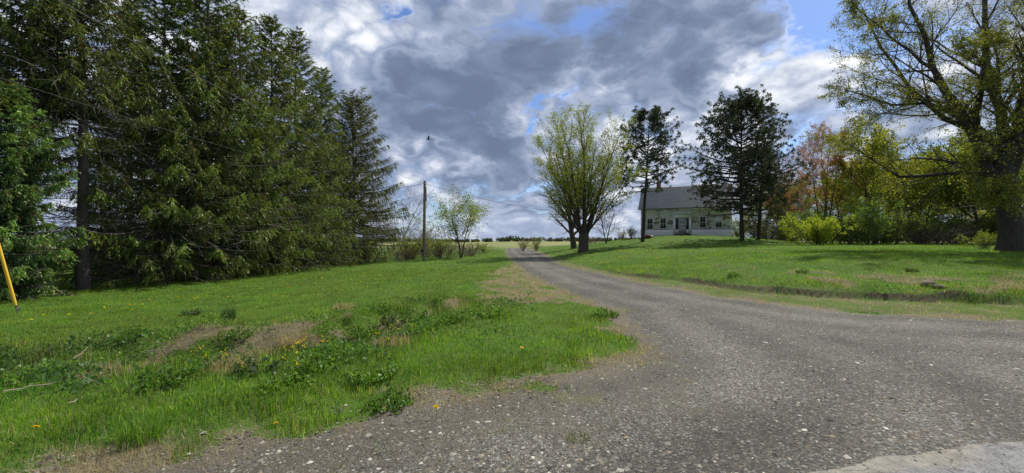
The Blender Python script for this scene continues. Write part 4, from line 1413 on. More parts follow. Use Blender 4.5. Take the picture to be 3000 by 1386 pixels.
def build_house():
    hx, hy = (1878 - 1500) / F * 60.0, 60.0
    ang = math.radians(-23.4)
    base_z = tz(hx + 5, hy - 1) + 0.02
    H = empty('white_house', (hx, hy, base_z), 'old white one and a half storey house with peeling paint and grey roof', 'house', None, ang)
    Wd, Dp, EV, RZ = 11.3, 8.0, 3.62, 7.1

    def part(name, mat, fn, parent=H, sm=False):
        a = Acc()
        fn(a)
        return a.obj(name, mat, parent, sm)

    def wallfn(a):
        a.box((0, 0.02, -0.4), (Wd, 0.20, EV))
        a.box((0.02, Dp - 0.2, -0.4), (Wd - 0.02, Dp - 0.02, EV))
        for x0, x1 in ((0.0, 0.18), (Wd - 0.18, Wd)):
            V = [(x0, 0.2, -0.4), (x0, Dp - 0.2, -0.4), (x0, Dp - 0.2, EV), (x0, Dp / 2, RZ - 0.15), (x0, 0.2, EV)]
            V += [(x1, p[1], p[2]) for p in V]
            a.add(V, [(0, 4, 2), (0, 2, 1), (4, 3, 2), (5, 7, 9), (5, 6, 7), (9, 7, 8)], [(0, 1, 6, 5), (1, 2, 7, 6), (2, 3, 8, 7), (3, 4, 9, 8), (4, 0, 5, 9)])
    part('wall', M['peel'], wallfn)

    def siding(a):
        nb = 26
        for i in range(nb):
            z0, z1 = 0.2 + i * 0.125, 0.2 + (i + 1) * 0.125 + 0.01
            a.add([(0.12, -0.012, z0), (Wd - 0.12, -0.012, z0), (Wd - 0.12, 0.008, z1), (0.12, 0.008, z1), (0.12, 0.019, z0), (Wd - 0.12, 0.019, z0)],
                  None, [(0, 1, 2, 3), (4, 5, 1, 0)])
    part('siding', M['peel'], siding)
    for x0 in (-0.03, Wd - 0.20):
        part('corner_board', M['peel'], lambda a: a.box((x0, -0.035, -0.1), (x0 + 0.23, 0.10, EV - 0.03), WHITE))
    part('frieze_board', M['peel'], lambda a: a.box((0.0, -0.06, EV - 0.42), (Wd, 0.018, EV - 0.06), OFFW))
    part('cornice', M['plain'], lambda a: a.box((-0.25, -0.38, EV - 0.058), (Wd + 0.25, 0.0, EV + 0.06), CREAM))

    def roof(a):
        th = 0.10
        for (ya, za, yb, zb) in ((-0.48, EV + 0.07, Dp / 2, RZ), (Dp + 0.48, EV + 0.07, Dp / 2, RZ)):
            nrows = 22
            for i in range(nrows):
                t0, t1 = i / nrows, (i + 1) / nrows
                y0, z0, y1, z1 = ya + (yb - ya) * t0, za + (zb - za) * t0, ya + (yb - ya) * t1, za + (zb - za) * t1
                a.add([(-0.32, y0, z0 + 0.02), (Wd + 0.32, y0, z0 + 0.02), (Wd + 0.32, y1, z1), (-0.32, y1, z1), (-0.32, y0, z0 - th), (Wd + 0.32, y0, z0 - th),
                       (Wd + 0.32, y1, z1 - th), (-0.32, y1, z1 - th)], None, [(0, 1, 2, 3), (5, 4, 7, 6), (4, 5, 1, 0), (0, 3, 7, 4), (1, 5, 6, 2)])
    rf = part('roof', M['roof'], roof)
    part('ridge_cap', M['roof'], lambda a: a.add([(-0.33, Dp / 2 - 0.16, RZ - 0.10), (Wd + 0.33, Dp / 2 - 0.16, RZ - 0.10), (Wd + 0.33, Dp / 2, RZ + 0.035), (-0.33, Dp / 2, RZ + 0.035),
                                                   (-0.33, Dp / 2 + 0.16, RZ - 0.10), (Wd + 0.33, Dp / 2 + 0.16, RZ - 0.10)], None, [(0, 1, 2, 3), (3, 2, 5, 4)]), rf)
    for xs in (-0.36, Wd + 0.32):
        def rake(a):
            a.add([(xs, -0.46, EV - 0.14), (xs, Dp / 2, RZ - 0.20), (xs, Dp / 2, RZ - 0.015), (xs, -0.46, EV + 0.05), (xs + 0.04, -0.46, EV - 0.14), (xs + 0.04, Dp / 2, RZ - 0.20), (xs + 0.04, Dp / 2, RZ - 0.015), (xs + 0.04, -0.46, EV + 0.05)],
                  None, [(0, 1, 2, 3), (7, 6, 5, 4), (0, 4, 5, 1), (3, 2, 6, 7), (0, 3, 7, 4)], OFFW)
        part('rake_board', M['plain'], rake, rf)

    def chim(a):
        a.box((1.75, Dp / 2 - 0.3, RZ - 0.5), (2.32, Dp / 2 + 0.3, RZ + 0.62), (0.16, 0.085, 0.065))
        a.box((1.71, Dp / 2 - 0.34, RZ + 0.62), (2.36, Dp / 2 + 0.34, RZ + 0.74), (0.14, 0.08, 0.062))
        a.box((1.85, Dp / 2 - 0.2, RZ + 0.74), (2.22, Dp / 2 + 0.2, RZ + 0.78), (0.03, 0.03, 0.03))
    part('chimney', M['stone'], chim, rf)

    def window(x0, x1, z0, z1, boarded=False):
        fr = part('window', M['plain'], lambda a: (a.box((x0 - 0.10, -0.05, z0 - 0.06), (x0, 0.0, z1 + 0.10), OFFW), a.box((x1, -0.05, z0 - 0.06), (x1 + 0.10, 0.0, z1 + 0.10), OFFW),
                                                        a.box((x0, -0.05, z1), (x1, 0.0, z1 + 0.10), OFFW)))
        part('sill', M['plain'], lambda a: a.box((x0 - 0.14, -0.09, z0 - 0.10), (x1 + 0.14, -0.052, z0 - 0.03), OFFW), fr)
        zm = (z0 + z1) / 2
        for k, (a0, a1) in enumerate(((z0, zm), (zm, z1))):
            if boarded and k == 1:
                part('board', M['peel'], lambda a: a.box((x0, -0.03, a0), (x1, -0.016, a1), WHITE), fr)
                continue
            part('pane', M['glass'], lambda a: a.box((x0 + 0.03, -0.024, a0 + 0.03), (x1 - 0.03, -0.016, a1 - 0.03), (0.02, 0.02, 0.02)), fr)
            part('sash', M['plain'], lambda a: (a.box((x0, -0.036, a0), (x0 + 0.03, -0.014, a1), OFFW), a.box((x1 - 0.03, -0.036, a0), (x1, -0.014, a1), OFFW),
                                               a.box((x0 + 0.03, -0.036, a0), (x1 - 0.03, -0.014, a0 + 0.03), OFFW), a.box((x0 + 0.03, -0.036, a1 - 0.03), (x1 - 0.03, -0.014, a1), OFFW),
                                               a.box(((x0 + x1) / 2 - 0.011, -0.033, a0 + 0.03), ((x0 + x1) / 2 + 0.011, -0.025, a1 - 0.03), OFFW)), fr)
        return fr
    window(0.85, 1.57, 0.90, 2.32)
    window(2.55, 3.28, 0.95, 2.36)
    window(7.52, 8.24, 1.02, 2.46)
    window(9.42, 10.14, 1.02, 2.42, True)
    # doorway with sidelights
    for x0 in (4.22, 6.20):
        part('pilaster', M['plain'], lambda a: (a.box((x0, -0.10, 0.12), (x0 + 0.28, -0.013, 2.30), WHITE), a.box((x0 - 0.03, -0.13, 2.22), (x0 + 0.31, -0.013, 2.32), WHITE)))
    part('entablature', M['plain'], lambda a: (a.box((4.18, -0.11, 2.322), (6.52, -0.013, 2.82), WHITE), a.box((4.10, -0.22, 2.82), (6.60, -0.013, 2.92), WHITE), a.box((4.0, -0.30, 2.92), (6.70, -0.013, 3.06), WHITE)))
    dr = part('door', M['plain'], lambda a: a.box((4.90, -0.045, 0.27), (5.84, -0.016, 2.30), (0.40, 0.40, 0.39)))
    for z0, z1 in ((0.42, 1.05), (1.2, 1.45), (1.6, 2.15)):
        for xa, xb in ((5.0, 5.33), (5.41, 5.74)):
            part('door_panel', M['plain'], lambda a: a.box((xa, -0.056, z0), (xb, -0.046, z1), (0.36, 0.36, 0.35)), dr)
    part('handle', M['stone'], lambda a: a.box((5.74, -0.10, 1.22), (5.79, -0.046, 1.30), (0.12, 0.10, 0.06)), dr)
    for xa, xb in ((4.52, 4.88), (5.86, 6.18)):
        sl = part('sidelight', M['glass'], lambda a: a.box((xa + 0.02, -0.026, 0.78), (xb - 0.02, -0.016, 2.28), (0.02, 0.02, 0.02)))
        part('sidelight_panel', M['plain'], lambda a: a.box((xa, -0.05, 0.27), (xb, -0.016, 0.775), OFFW), sl)
    part('doorstep', M['stone'], lambda a: (a.box((4.45, -0.75, -0.35), (6.45, -0.02, 0.06), (0.07, 0.065, 0.06)), a.box((4.55, -0.42, 0.06), (6.35, -0.02, 0.20), (0.075, 0.07, 0.065))))
    # white sheeting tacked round the foot of the wall
    rng = np.random.default_rng(8)
    for xa, xb in ((-0.02, 4.2), (6.5, Wd + 0.02)):
        def sheet(a):
            n = 30
            xs = np.linspace(xa, xb, n)
            zt = 0.80 + 0.03 * np.sin(xs * 2.1) + rng.normal(0, 0.012, n)
            yo = -0.06 - 0.015 * np.sin(xs * 3.7) - rng.random(n) * 0.012
            V = np.concatenate([np.stack([xs, yo - 0.05, np.full(n, -0.35)], -1), np.stack([xs, yo - 0.02, np.full(n, 0.4)], -1), np.stack([xs, yo, zt], -1), np.stack([xs, np.full(n, -0.014), zt + 0.004], -1)])
            Q = [(r_ * n + i, r_ * n + i + 1, (r_ + 1) * n + i + 1, (r_ + 1) * n + i) for r_ in range(3) for i in range(n - 1)]
            a.add(V, None, Q, (0.72, 0.72, 0.73))
        part('foundation_sheeting', M['plain'], sheet, H, True)
        part('batten', M['wood'], lambda a: a.box((xa + 0.05, -0.10, 0.80), (xb - 0.05, -0.078, 0.85), GREYW))
    return H


build_house()

# white building glimpsed behind the spruces
def back_building():
    x0, y0 = -29.0, 34.5
    H = empty('white_building', (x0, y0, tz(x0, y0)), 'low white building glimpsed through the spruce trunks on the left', 'building', None, math.radians(20))
    a = Acc()
    a.box((-3.5, 0, -0.3), (3.5, 6, 2.5), (0.6, 0.6, 0.6))
    V = [(-3.5, 0.02, 2.5), (-3.5, 5.98, 2.5), (-3.5, 3, 3.5), (3.5, 0.02, 2.5), (3.5, 5.98, 2.5), (3.5, 3, 3.5)]
    a.add(V, [(0, 2, 1), (3, 4, 5)], None, (0.6, 0.6, 0.6))
    a.obj('wall', M['plain'], H)
    a = Acc()
    for ya in (-0.4, 6.4):
        a.add([(-3.8, ya, 2.45), (3.8, ya, 2.45), (3.8, 3, 3.62), (-3.8, 3, 3.62), (-3.8, ya, 2.35), (3.8, ya, 2.35), (3.8, 3, 3.51), (-3.8, 3, 3.51)], None,
              [(0, 1, 2, 3), (5, 4, 7, 6), (0, 4, 5, 1), (0, 3, 7, 4), (1, 5, 6, 2)], (0.2, 0.2, 0.2))
    a.obj('roof', M['roof'], H)
    for xw in (-2.0, 1.6):
        f_ = Acc().box((xw - 0.55, -0.04, 0.8), (xw + 0.55, -0.002, 2.0), (0.5, 0.5, 0.48)).obj('window', M['plain'], H)
        Acc().box((xw - 0.45, -0.05, 0.9), (xw + 0.45, -0.042, 1.9), (0.02, 0.02, 0.02)).obj('pane', M['glass'], f_)


back_building()

# ------------------------------------------------------------------ pole, wires, guy guard, bird
def build_pole():
    x, y, z = spot(1242, 38)
    H = empty('utility_pole', (x, y, z), 'weathered wooden utility pole standing in front of the scrub', 'utility pole')
    a = Acc()
    tubes(a, np.array([(0, 0, -0.5), (0.02, 0, 2.0), (0.05, 0, 4.5), (0.07, 0, 7.05)]), np.array([0.14, 0.135, 0.12, 0.105]), 10, (0.20, 0.165, 0.13), True)
    a.obj('pole', M['wood'], H)
    a = Acc()
    a.box((0.18, -0.03, 5.3), (0.24, 0.03, 6.5), (0.35, 0.35, 0.36))
    a.obj('conduit', M['plain'], H)
    a = Acc()
    tubes(a, np.array([(0.06, -0.14, 6.78), (0.06, -0.20, 6.78), (0.06, -0.24, 6.78)]), np.array([0.03, 0.045, 0.03]), 8, (0.3, 0.3, 0.32), True)
    a.obj('insulator', M['plain'], H)
    a = Acc()
    a.box((-0.22, -0.20, 0.75), (-0.02, -0.13, 1.05), (0.03, 0.03, 0.035))
    a.obj('meter_box', M['plain'], H)
    return Vector((x + 0.06, y - 0.2, z + 6.8))


ptop = build_pole()


def wire(name, p0, p1, sag, label, r=0.011, col=(0.03, 0.03, 0.035), n=26):
    t = np.linspace(0, 1, n)[:, None]
    p = np.array(p0)[None] * (1 - t) + np.array(p1)[None] * t
    p[:, 2] -= sag * 4 * (t * (1 - t))[:, 0]
    a = Acc()
    tubes(a, p, np.full(n, r), 5, col, True)
    tag(a.obj(name, M['plain']), label, 'wire')


wire('overhead_wire', (-12.4, 2.0, 8.6), tuple(ptop), 0.75, 'grey overhead cable sagging across the front of the spruces', 0.008, (0.13, 0.13, 0.135), 40)
wire('overhead_wire', (-14.6, 3.0, 6.4), (ptop.x - 0.1, ptop.y + 0.1, ptop.z - 0.9), 0.7, 'lower thin cable crossing the spruces beneath the grey overhead cable', 0.005, (0.09, 0.09, 0.09), 40)
hxw = ((1878 - 1500) / F * 60.0)
wire('overhead_wire', tuple(ptop), (hxw - 0.2, 60.2, 5.6), 1.2, 'dark cable sagging from the wooden pole towards the house', 0.016)
wire('overhead_wire', tuple(ptop), (-30, 58, 7.6), 0.5, 'dark cable running left from the pole top behind the spruces', 0.016)
wire('overhead_wire', (ptop.x, ptop.y + 0.3, ptop.z - 0.95), (-30, 60, 6.4), 0.7, 'lower dark cable running left from the middle of the pole', 0.013)


def build_guard():
    x, y, z = spot(52, 11.2)
    H = empty('guy_wire', (x, y, z), 'leaning guy wire in a bright yellow plastic guard at the left edge', 'guy wire')
    d = unit(np.array([-0.50, -0.05, 2.0]))
    a = Acc()
    pts = np.array([d * t for t in (0.22, 0.3, 1.2, 2.3, 2.45)])
    tubes(a, pts, np.array([0.028, 0.038, 0.037, 0.035, 0.025]), 10, (0.62, 0.38, 0.03), True)
    a.obj('guard', M['plain'], H, True)
    a = Acc()
    tubes(a, np.array([d * t for t in (0.0, 3.0, 7.0)]), np.array([0.008] * 3), 5, (0.25, 0.25, 0.26))
    a.obj('cable', M['plain'], H)
    a = Acc()
    tubes(a, np.array([d * t for t in (-0.2, 0.05, 0.22)]), np.array([0.014, 0.014, 0.014]), 6, (0.12, 0.12, 0.12))
    an = np.linspace(0, 6.283, 9)
    ring = np.stack([0.05 * np.cos(an), np.zeros(9), 0.14 + 0.06 * np.sin(an)], -1)
    tubes(a, ring, np.full(9, 0.013), 5, (0.12, 0.12, 0.12))
    a.obj('anchor_rod', M['plain'], H)


build_guard()


def build_bird():
    p = pix_dir(1255, 408)
    D = 26.0
    loc = Vector((p[0] / p[1] * D, D, EYE + p[2] / p[1] * D))
    dk = (0.03, 0.026, 0.022)
    a = Acc()
    t = np.linspace(0, 1, 9)
    body = np.stack([0.13 - 0.26 * t, 0 * t, 0.012 * np.sin(t * 3.14)], -1)
    tubes(a, -body, np.array([0.004, 0.018, 0.027, 0.034, 0.038, 0.034, 0.026, 0.014, 0.006]), 8, dk, True)
    # tail fan, wings raised and swept
    a.add([(0.10, -0.012, 0.0), (0.10, 0.012, 0.0), (0.20, 0.035, -0.004), (0.20, -0.035, -0.004), (0.10, 0, 0.008)], [(0, 1, 4)], [(0, 1, 2, 3)], dk)
    for sgn in (-1, 1):
        V = [(-0.05, 0.02 * sgn, 0.02), (0.05, 0.02 * sgn, 0.02), (0.045, 0.10 * sgn, 0.09), (-0.05, 0.09 * sgn, 0.10), (0.06, 0.15 * sgn, 0.155), (0.0, 0.14 * sgn, 0.165), (0.05, 0.17 * sgn, 0.20),
             (0.0, 0.055 * sgn, 0.058), (0.0, 0.11 * sgn, 0.118)]
        a.add(V, [(4, 6, 5)], [(0, 1, 2, 3), (3, 2, 4, 5)], dk)
        a.add([(v[0], v[1], v[2] + 0.006) for v in V], [(4, 5, 6)], [(3, 2, 1, 0), (5, 4, 2, 3)], dk)
    o = a.obj('bird', M['plain'])
    o.location = loc
    o.rotation_euler = (0, 0, 0.25)
    tag(o, 'small dark bird flying against the grey clouds', 'bird')


build_bird()

# ------------------------------------------------------------------ small things on the ground
def ground_at(u, v):
    """where the sight line to a photograph point meets the ground"""
    D = np.geomspace(2.0, 90, 1500)
    x = (u - 1500) / F * D
    z = EYE + (HV - v) / F * D
    hit = np.nonzero(z <= terrain(x, D))[0]
    i = hit[0] if len(hit) else -1
    return float(x[i]), float(D[i]), tz(float(x[i]), float(D[i]))


def dandelion_meshes():
    rng = np.random.default_rng(3)
    a = Acc()
    n = 26
    an = GOLD * np.arange(n)
    rr = np.linspace(0.2, 1, n)
    d = np.stack([np.cos(an) * rr, np.sin(an) * rr, 0.55 - 0.45 * rr], -1)
    c = np.tile(np.array([[0, 0, 0.0]]), (n, 1))
    w = np.stack([-np.sin(an), np.cos(an), 0 * an], -1) * 0.006
    tip = d * 0.026
    V = np.stack([c, tip * 0.6 + w, tip, tip * 0.6 - w], 1).reshape(-1, 3)
    a.add(V, None, np.arange(n * 4).reshape(n, 4), (0.85, 0.64, 0.015))
    fl = a.mesh('flower_head')
    fl.materials.append(M['petal'])
    b = Acc()
    tubes(b, np.array([(0, 0, -0.13), (0.004, 0, -0.06), (0, 0, 0.0)]), np.array([0.0025, 0.002, 0.002]), 4, (0.16, 0.20, 0.05))
    st = b.mesh('stem')
    st.materials.append(M['grass'])
    c_ = Acc()
    for k in range(7):
        t = k * 0.9 + rng.random()
        e = np.array([math.cos(t), math.sin(t), 0.25])
        s_ = np.array([-math.sin(t), math.cos(t), 0]) * 0.011
        c_.add(np.array([(0, 0, -0.125), e * 0.05 + s_ + (0, 0, -0.125), e * 0.10 + (0, 0, -0.14), e * 0.05 - s_ + (0, 0, -0.125)]), None, [(0, 1, 2, 3)], (0.09, 0.16, 0.02))
    lf = c_.mesh('leaf_rosette')
    lf.materials.append(M['leaf'])
    return fl, st, lf


FL, ST, LF = dandelion_meshes()


def dandelion(x, y, z, label, group, size=1.0, hgt=0.13):
    o = empty('dandelion', (x, y, z + hgt * size), label, 'dandelion', group, random.random() * 6, size)
    fo = bpy.data.objects.new('flower_head', FL)
    fo.rotation_euler = (random.uniform(0.1, 0.7), random.uniform(-0.3, 0.3), 0)
    link(fo, o)
    link(bpy.data.objects.new('stem', ST), o)
    link(bpy.data.objects.new('leaf_rosette', LF), o)
    return o


random.seed(5)
for (u, v, lab) in ((808, 1268, 'single yellow dandelion at the gravel edge in the lower left foreground'), (1278, 1216, 'single yellow dandelion on the gravel shoulder below the grass bank'),
                    (1529, 1030, 'single pale yellow dandelion in the long grass beside the driveway'), (105, 1280, 'yellow dandelion in the grass at the bottom left corner')):
    x, y, z = ground_at(u, v + 14)
    dandelion(x, y, z, lab, None, 1.15, 0.10)
LEFT_D = [(92, 948), (130, 934), (200, 931), (266, 929), (308, 910), (382, 903), (396, 901), (415, 901), (440, 886), (525, 879), (536, 882), (570, 884), (578, 880), (607, 876), (670, 879), (678, 877), (725, 863), (762, 852), (810, 874),
          (828, 876), (850, 848), (870, 844), (880, 838), (905, 843), (925, 838), (940, 820), (965, 838), (980, 815), (1000, 842), (1030, 826), (1060, 832), (1085, 800), (1100, 822), (1130, 806), (1150, 790), (1180, 796), (1215, 790), (1260, 785), (1300, 778), (1330, 772), (540, 941), (385, 918), (1230, 805), (1380, 770)]
for (u, v) in LEFT_D:
    x, y, z = ground_at(u + random.uniform(-3, 3), v + 5)
    dandelion(x, y, z, 'small yellow dandelion in the left lawn below the spruces', 'dandelions in the left lawn', min(1.9, 0.9 + y * 0.035), 0.10)
RIGHT_D = []
for (cu, cv, n, su, sv) in ((1840, 744, 14, 22, 2.5), (1900, 743, 6, 14, 1.5), (1828, 762, 8, 16, 2.0), (1765, 778, 7, 14, 2.0), (1700, 772, 5, 25, 4), (2250, 746, 3, 10, 2), (2329, 761, 2, 5, 1), (2590, 752, 3, 40, 3), (1960, 770, 4, 40, 6)):
    for _ in range(n):
        RIGHT_D.append((random.gauss(cu, su), random.gauss(cv, sv)))
for (u, v) in RIGHT_D:
    x, y, z = ground_at(u, v)
    dandelion(x, y, z, 'small yellow dandelion in the lawn between the driveway and the house', 'dandelions in the right lawn', min(2.2, 0.9 + y * 0.035), 0.10)


def weed_parts(seed, h, r, base, n=26, leaf=0.07, per=7):
    rng = np.random.default_rng(seed)
    st, fo = Acc(), Acc()
    az = rng.uniform(0, 6.28, n)
    tl = rng.uniform(0.1, 1.15, n)
    L = h * rng.uniform(0.6, 1.15, n)
    d = np.stack([np.sin(tl) * np.cos(az), np.sin(tl) * np.sin(az), np.cos(tl)], -1)
    P = np.zeros((n, 5, 3))
    rr = r * np.sqrt(rng.random(n)) * 0.8
    P[:, 0] = np.stack([np.cos(az) * rr, np.sin(az) * rr, np.full(n, -0.02)], -1)
    for j in range(1, 5):
        d = unit(d + rng.normal(0, 0.12, d.shape))
        P[:, j] = P[:, j - 1] + d * (L / 4)[:, None]
    tubes(st, P, 0.003 * np.ones((n, 5)), 3, (0.09, 0.12, 0.03))
    c = along(P, per, rng, 0.2, 1.0)
    leaves(fo, c, np.full(len(c), leaf), tint(len(c), base, rng, 0.3, 0.06), rng, 0.15, width=0.40)
    return st, fo


WD = {'bushy': meshes(weed_parts(601, 0.24, 0.24, (0.095, 0.20, 0.028), 54, 0.042, 11), SF, (M['grass'], M['leaf'])),
      'broad': meshes(weed_parts(602, 0.20, 0.30, (0.12, 0.24, 0.032), 60, 0.045, 8), SF, (M['grass'], M['leaf'])),
      'grey': meshes(weed_parts(603, 0.22, 0.26, (0.09, 0.14, 0.06), 36, 0.06, 8), SF, (M['grass'], M['leaf']))}
WEEDS = [
    ('bushy', 1775, 930, 0.85, 'small dark green weed clump alone at the edge of the gravel drive'),
    ('bushy', 1255, 955, 1.25, 'dark leafy weed clump at the top of the bank near the straw patch'),
    ('bushy', 1320, 945, 0.9, 'leafy weed clump right of the darkest clump on the bank top'),
    ('grey', 1160, 950, 1.0, 'greyish leafy weed clump on the bare bank crest'),
    ('bushy', 1075, 985, 1.0, 'dark round weed clump overhanging the dead grass of the bank'),
    ('bushy', 1000, 1020, 0.95, 'dark weed clump left of the round clump on the bank'),
    ('broad', 930, 1075, 1.0, 'broad leaved weed clump in the ditch under the yellow flowers'),
    ('broad', 1090, 1110, 0.9, 'broad leaved clump in the ditch bottom below the bank'),
    ('broad', 560, 1055, 1.0, 'broad leaved clump beside the fallen stalks on the bank'),
    ('bushy', 480, 1130, 1.0, 'dark leafy clump at the foot of the left bank'),
    ('broad', 260, 1075, 1.1, 'broad leaved clump on the left part of the bank'),
    ('broad', 60, 1120, 1.2, 'broad leaved clump near the left edge of the ditch'),
    ('grey', 760, 1090, 0.9, 'greyish clump in the ditch left of the yellow flowers'),
    ('bushy', 700, 990, 0.8, 'leafy clump on the bank crest above the pale dead grass'),
    ('bushy', 1140, 1195, 0.7, 'dark green clump in the verge just above the gravel shoulder'),
    ('broad', 1440, 930, 0.9, 'bright leafy clump at the lower edge of the straw patch'),
    ('bushy', 1110, 915, 0.8, 'leafy clump on the lawn edge above the bare bank'),
    ('grey', 560, 925, 0.7, 'low greyish leafy patch in the lawn left of the blue grass tussock'),
    ('bushy', 400, 990, 0.8, 'leafy clump on the left bank above the fallen stalks'),
    ('broad', 830, 1140, 0.8, 'leafy clump in the low grass between ditch and gravel shoulder'),
    ('bushy', 2150, 810, 0.6, 'leafy clump on the right bank above the dark cut edge'),
    ('bushy', 2350, 800, 0.55, 'bluish leafy clump in the middle of the right bank'),
    ('grey', 2670, 795, 0.5, 'greyish leafy clump above the brown stone on the right bank'),
]
for kind, u, v, sc, lab in WEEDS:
    x, y, z = ground_at(u, v)
    plant('weed_clump', WD[kind], (x, y, z), lab, 'weeds', 'leafy weed clumps', random.random() * 6, sc * (1 + max(0, y - 8) * 0.03))


def tussock(u, v, h, r, n, col, name, label, cat, lean=0.7, w=0.007):
    rng = np.random.default_rng(int(u))
    x, y, z = ground_at(u, v)
    a = rng.uniform(0, 6.28, n)
    rr = r * np.sqrt(rng.random(n))
    X, Y = rr * np.cos(a), rr * np.sin(a)
    hh = h * rng.uniform(0.55, 1.1, n)
    A = Acc()
    A.add(*blade_mesh(X, Y, np.full(n, -0.01), hh, np.full(n, w), tint(n, col, rng, 0.3, 0.06), rng, lean))
    o = A.obj(name, M['grass'])
    o.location = (x, y, z)
    tag(o, label, cat)


tussock(668, 938, 0.30, 0.14, 420, (0.07, 0.125, 0.055), 'grass_tussock', 'tall blue green grass tussock on the lawn edge above the bank', 'grass tussock', 0.35)
tussock(415, 1295, 0.26, 0.16, 240, (0.13, 0.24, 0.03), 'grass_tussock', 'taller pale green grass tussock in the lower left verge', 'grass tussock', 0.6)
tussock(1740, 935, 0.10, 0.3, 300, (0.09, 0.17, 0.03), 'grass_tussock', 'low grass tuft growing in gravel left of the lone weed clump', 'grass tussock', 0.8)
tussock(1690, 1290, 0.07, 0.10, 130, (0.12, 0.17, 0.03), 'grass_tussock', 'small grass tuft growing out of the foreground gravel', 'grass tussock', 0.9)
for i, (u, v, lab) in enumerate(((760, 1050, 'pale dead grass clump hanging over the middle of the bank'), (470, 1075, 'pale dead grass clump beside the long fallen stalk'), (300, 1105, 'brown dead grass clump low on the left bank'),
                                 (1150, 1010, 'tan dead grass mat on the bank under the dark round weed'), (680, 1080, 'tan dead grass fringe under the bank crest'), (1010, 905, 'brown dead grass mat at the lawn edge above the bank'), (860, 1000, 'tan dead grass clump left of the orange flowers'))):
    tussock(u, v, 0.20, 0.28, 520, (0.40, 0.315, 0.235), 'dead_grass_clump', lab, 'dead grass', 1.0, 0.006)


def flower_clump(u, v, label, n=60, h=0.22):
    rng = np.random.default_rng(int(u) + 1)
    x, y, z = ground_at(u, v)
    H = empty('yellow_flower_clump', (x, y, z), label, 'wildflowers')
    st, fl = Acc(), Acc()
    a = rng.uniform(0, 6.28, n)
    rr = 0.38 * np.sqrt(rng.random(n))
    hh = h * rng.uniform(0.6, 1.2, n)
    P = np.zeros((n, 3, 3))
    P[:, 0] = np.stack([rr * np.cos(a), rr * np.sin(a), 0 * a], -1)
    P[:, 1] = P[:, 0] + np.stack([0.02 * np.cos(a), 0.02 * np.sin(a), hh * 0.5], -1)
    P[:, 2] = P[:, 0] + np.stack([0.05 * np.cos(a), 0.05 * np.sin(a), hh], -1)
    tubes(st, P, np.full((n, 3), 0.0022), 3, (0.10, 0.15, 0.03))
    c = along(P, 4, rng, 0.2, 0.8)
    lv = Acc()
    leaves(lv, c, np.full(len(c), 0.05), tint(len(c), (0.09, 0.16, 0.03), rng), rng, 0.2)
    tag(lv.obj('leaves', M['grass'], H), kind='stuff')
    f = np.repeat(P[:, 2], 5, axis=0) + rng.normal(0, 0.012, (n * 5, 3))
    leaves(fl, f, np.full(len(f), 0.022), tint(len(f), (0.66, 0.58, 0.03), rng, 0.2, 0.03), rng, 0.4, width=0.45)
    tag(st.obj('stems', M['grass'], H), kind='stuff')
    tag(fl.obj('blossoms', M['petal'], H), kind='stuff')


flower_clump(900, 1040, 'clump of small yellow flowers low on the bank right of the dead grass', 34)
flower_clump(590, 1085, 'sparse yellow flowers beside the pale dead grass on the bank', 9)
flower_clump(1140, 1010, 'thin yellow flowers below the dark round weed clump', 11)
flower_clump(780, 1110, 'sparse yellow flowers down in the ditch', 8)
for i, (u, v) in enumerate(((872, 1030), (880, 1020), (889, 1013))):
    x, y, z = ground_at(u, v + 20)
    dandelion(x, y, z, 'orange yellow dandelion in a tight cluster on the bank', 'cluster of orange dandelions', 1.3, 0.16)


def stick(u0, v0, u1, v1, r, label, lift=0.06, col=(0.30, 0.25, 0.19), side=2):
    rng = np.random.default_rng(int(u0 * 3 + v0))
    p0 = np.array(ground_at(u0, v0)) + np.array([0, 0, lift])
    p1 = np.array(ground_at(u1, v1)) + np.array([0, 0, lift])
    t = np.linspace(0, 1, 7)[:, None]
    p = p0 * (1 - t) + p1 * t
    p[1:-1] += rng.normal(0, 0.006, (5, 3))
    p[:, 2] = np.maximum(p[:, 2], terrain(p[:, 0], p[:, 1]) + 0.02)
    a = Acc()
    tubes(a, p, r * np.linspace(1, 0.45, 7), 6, col, True)
    if side:
        T1, R1 = grow(p[None], (r * np.linspace(1, 0.45, 7))[None], side, 0.3, 0.9, (0.5, 0.9), 0.3, 0.0, 0.1, 4, rng, 0.6)
        tubes(a, T1, np.maximum(R1, 0.003), 4, col)
    tag(a.obj('fallen_stick', M['wood']), label, 'stick')


stick(430, 1048, 515, 1043, 0.012, 'long pale dry stalk lying level on the left bank', 0.10)
stick(455, 1020, 490, 1026, 0.008, 'short pale stalk above the long level stalk on the bank', 0.10)
stick(215, 1075, 258, 1040, 0.008, 'thin pale stalk leaning up the left bank', 0.12)
stick(10, 1165, 160, 1137, 0.007, 'long thin dry stalk at the foot of the bank near the left edge', 0.06)
stick(460, 1092, 520, 1050, 0.006, 'thin brown stalk crossing under the long level stalk', 0.06)
stick(200, 1200, 245, 1183, 0.006, 'short dry stalk in the grass below the left bank', 0.06)
stick(235, 1122, 290, 1145, 0.006, 'thin stalk sloping down left of the ditch weeds', 0.08)
stick(640, 812, 758, 800, 0.035, 'bare grey fallen branch lying under the spruces', 0.25, (0.22, 0.20, 0.18), 5)
stick(560, 820, 690, 825, 0.02, 'thin fallen branch on the ground under the tall spruces', 0.12, (0.20, 0.18, 0.16), 6)
stick(470, 838, 520, 815, 0.02, 'crooked dead branch at the edge of the spruce shade', 0.25, (0.20, 0.18, 0.16), 6)


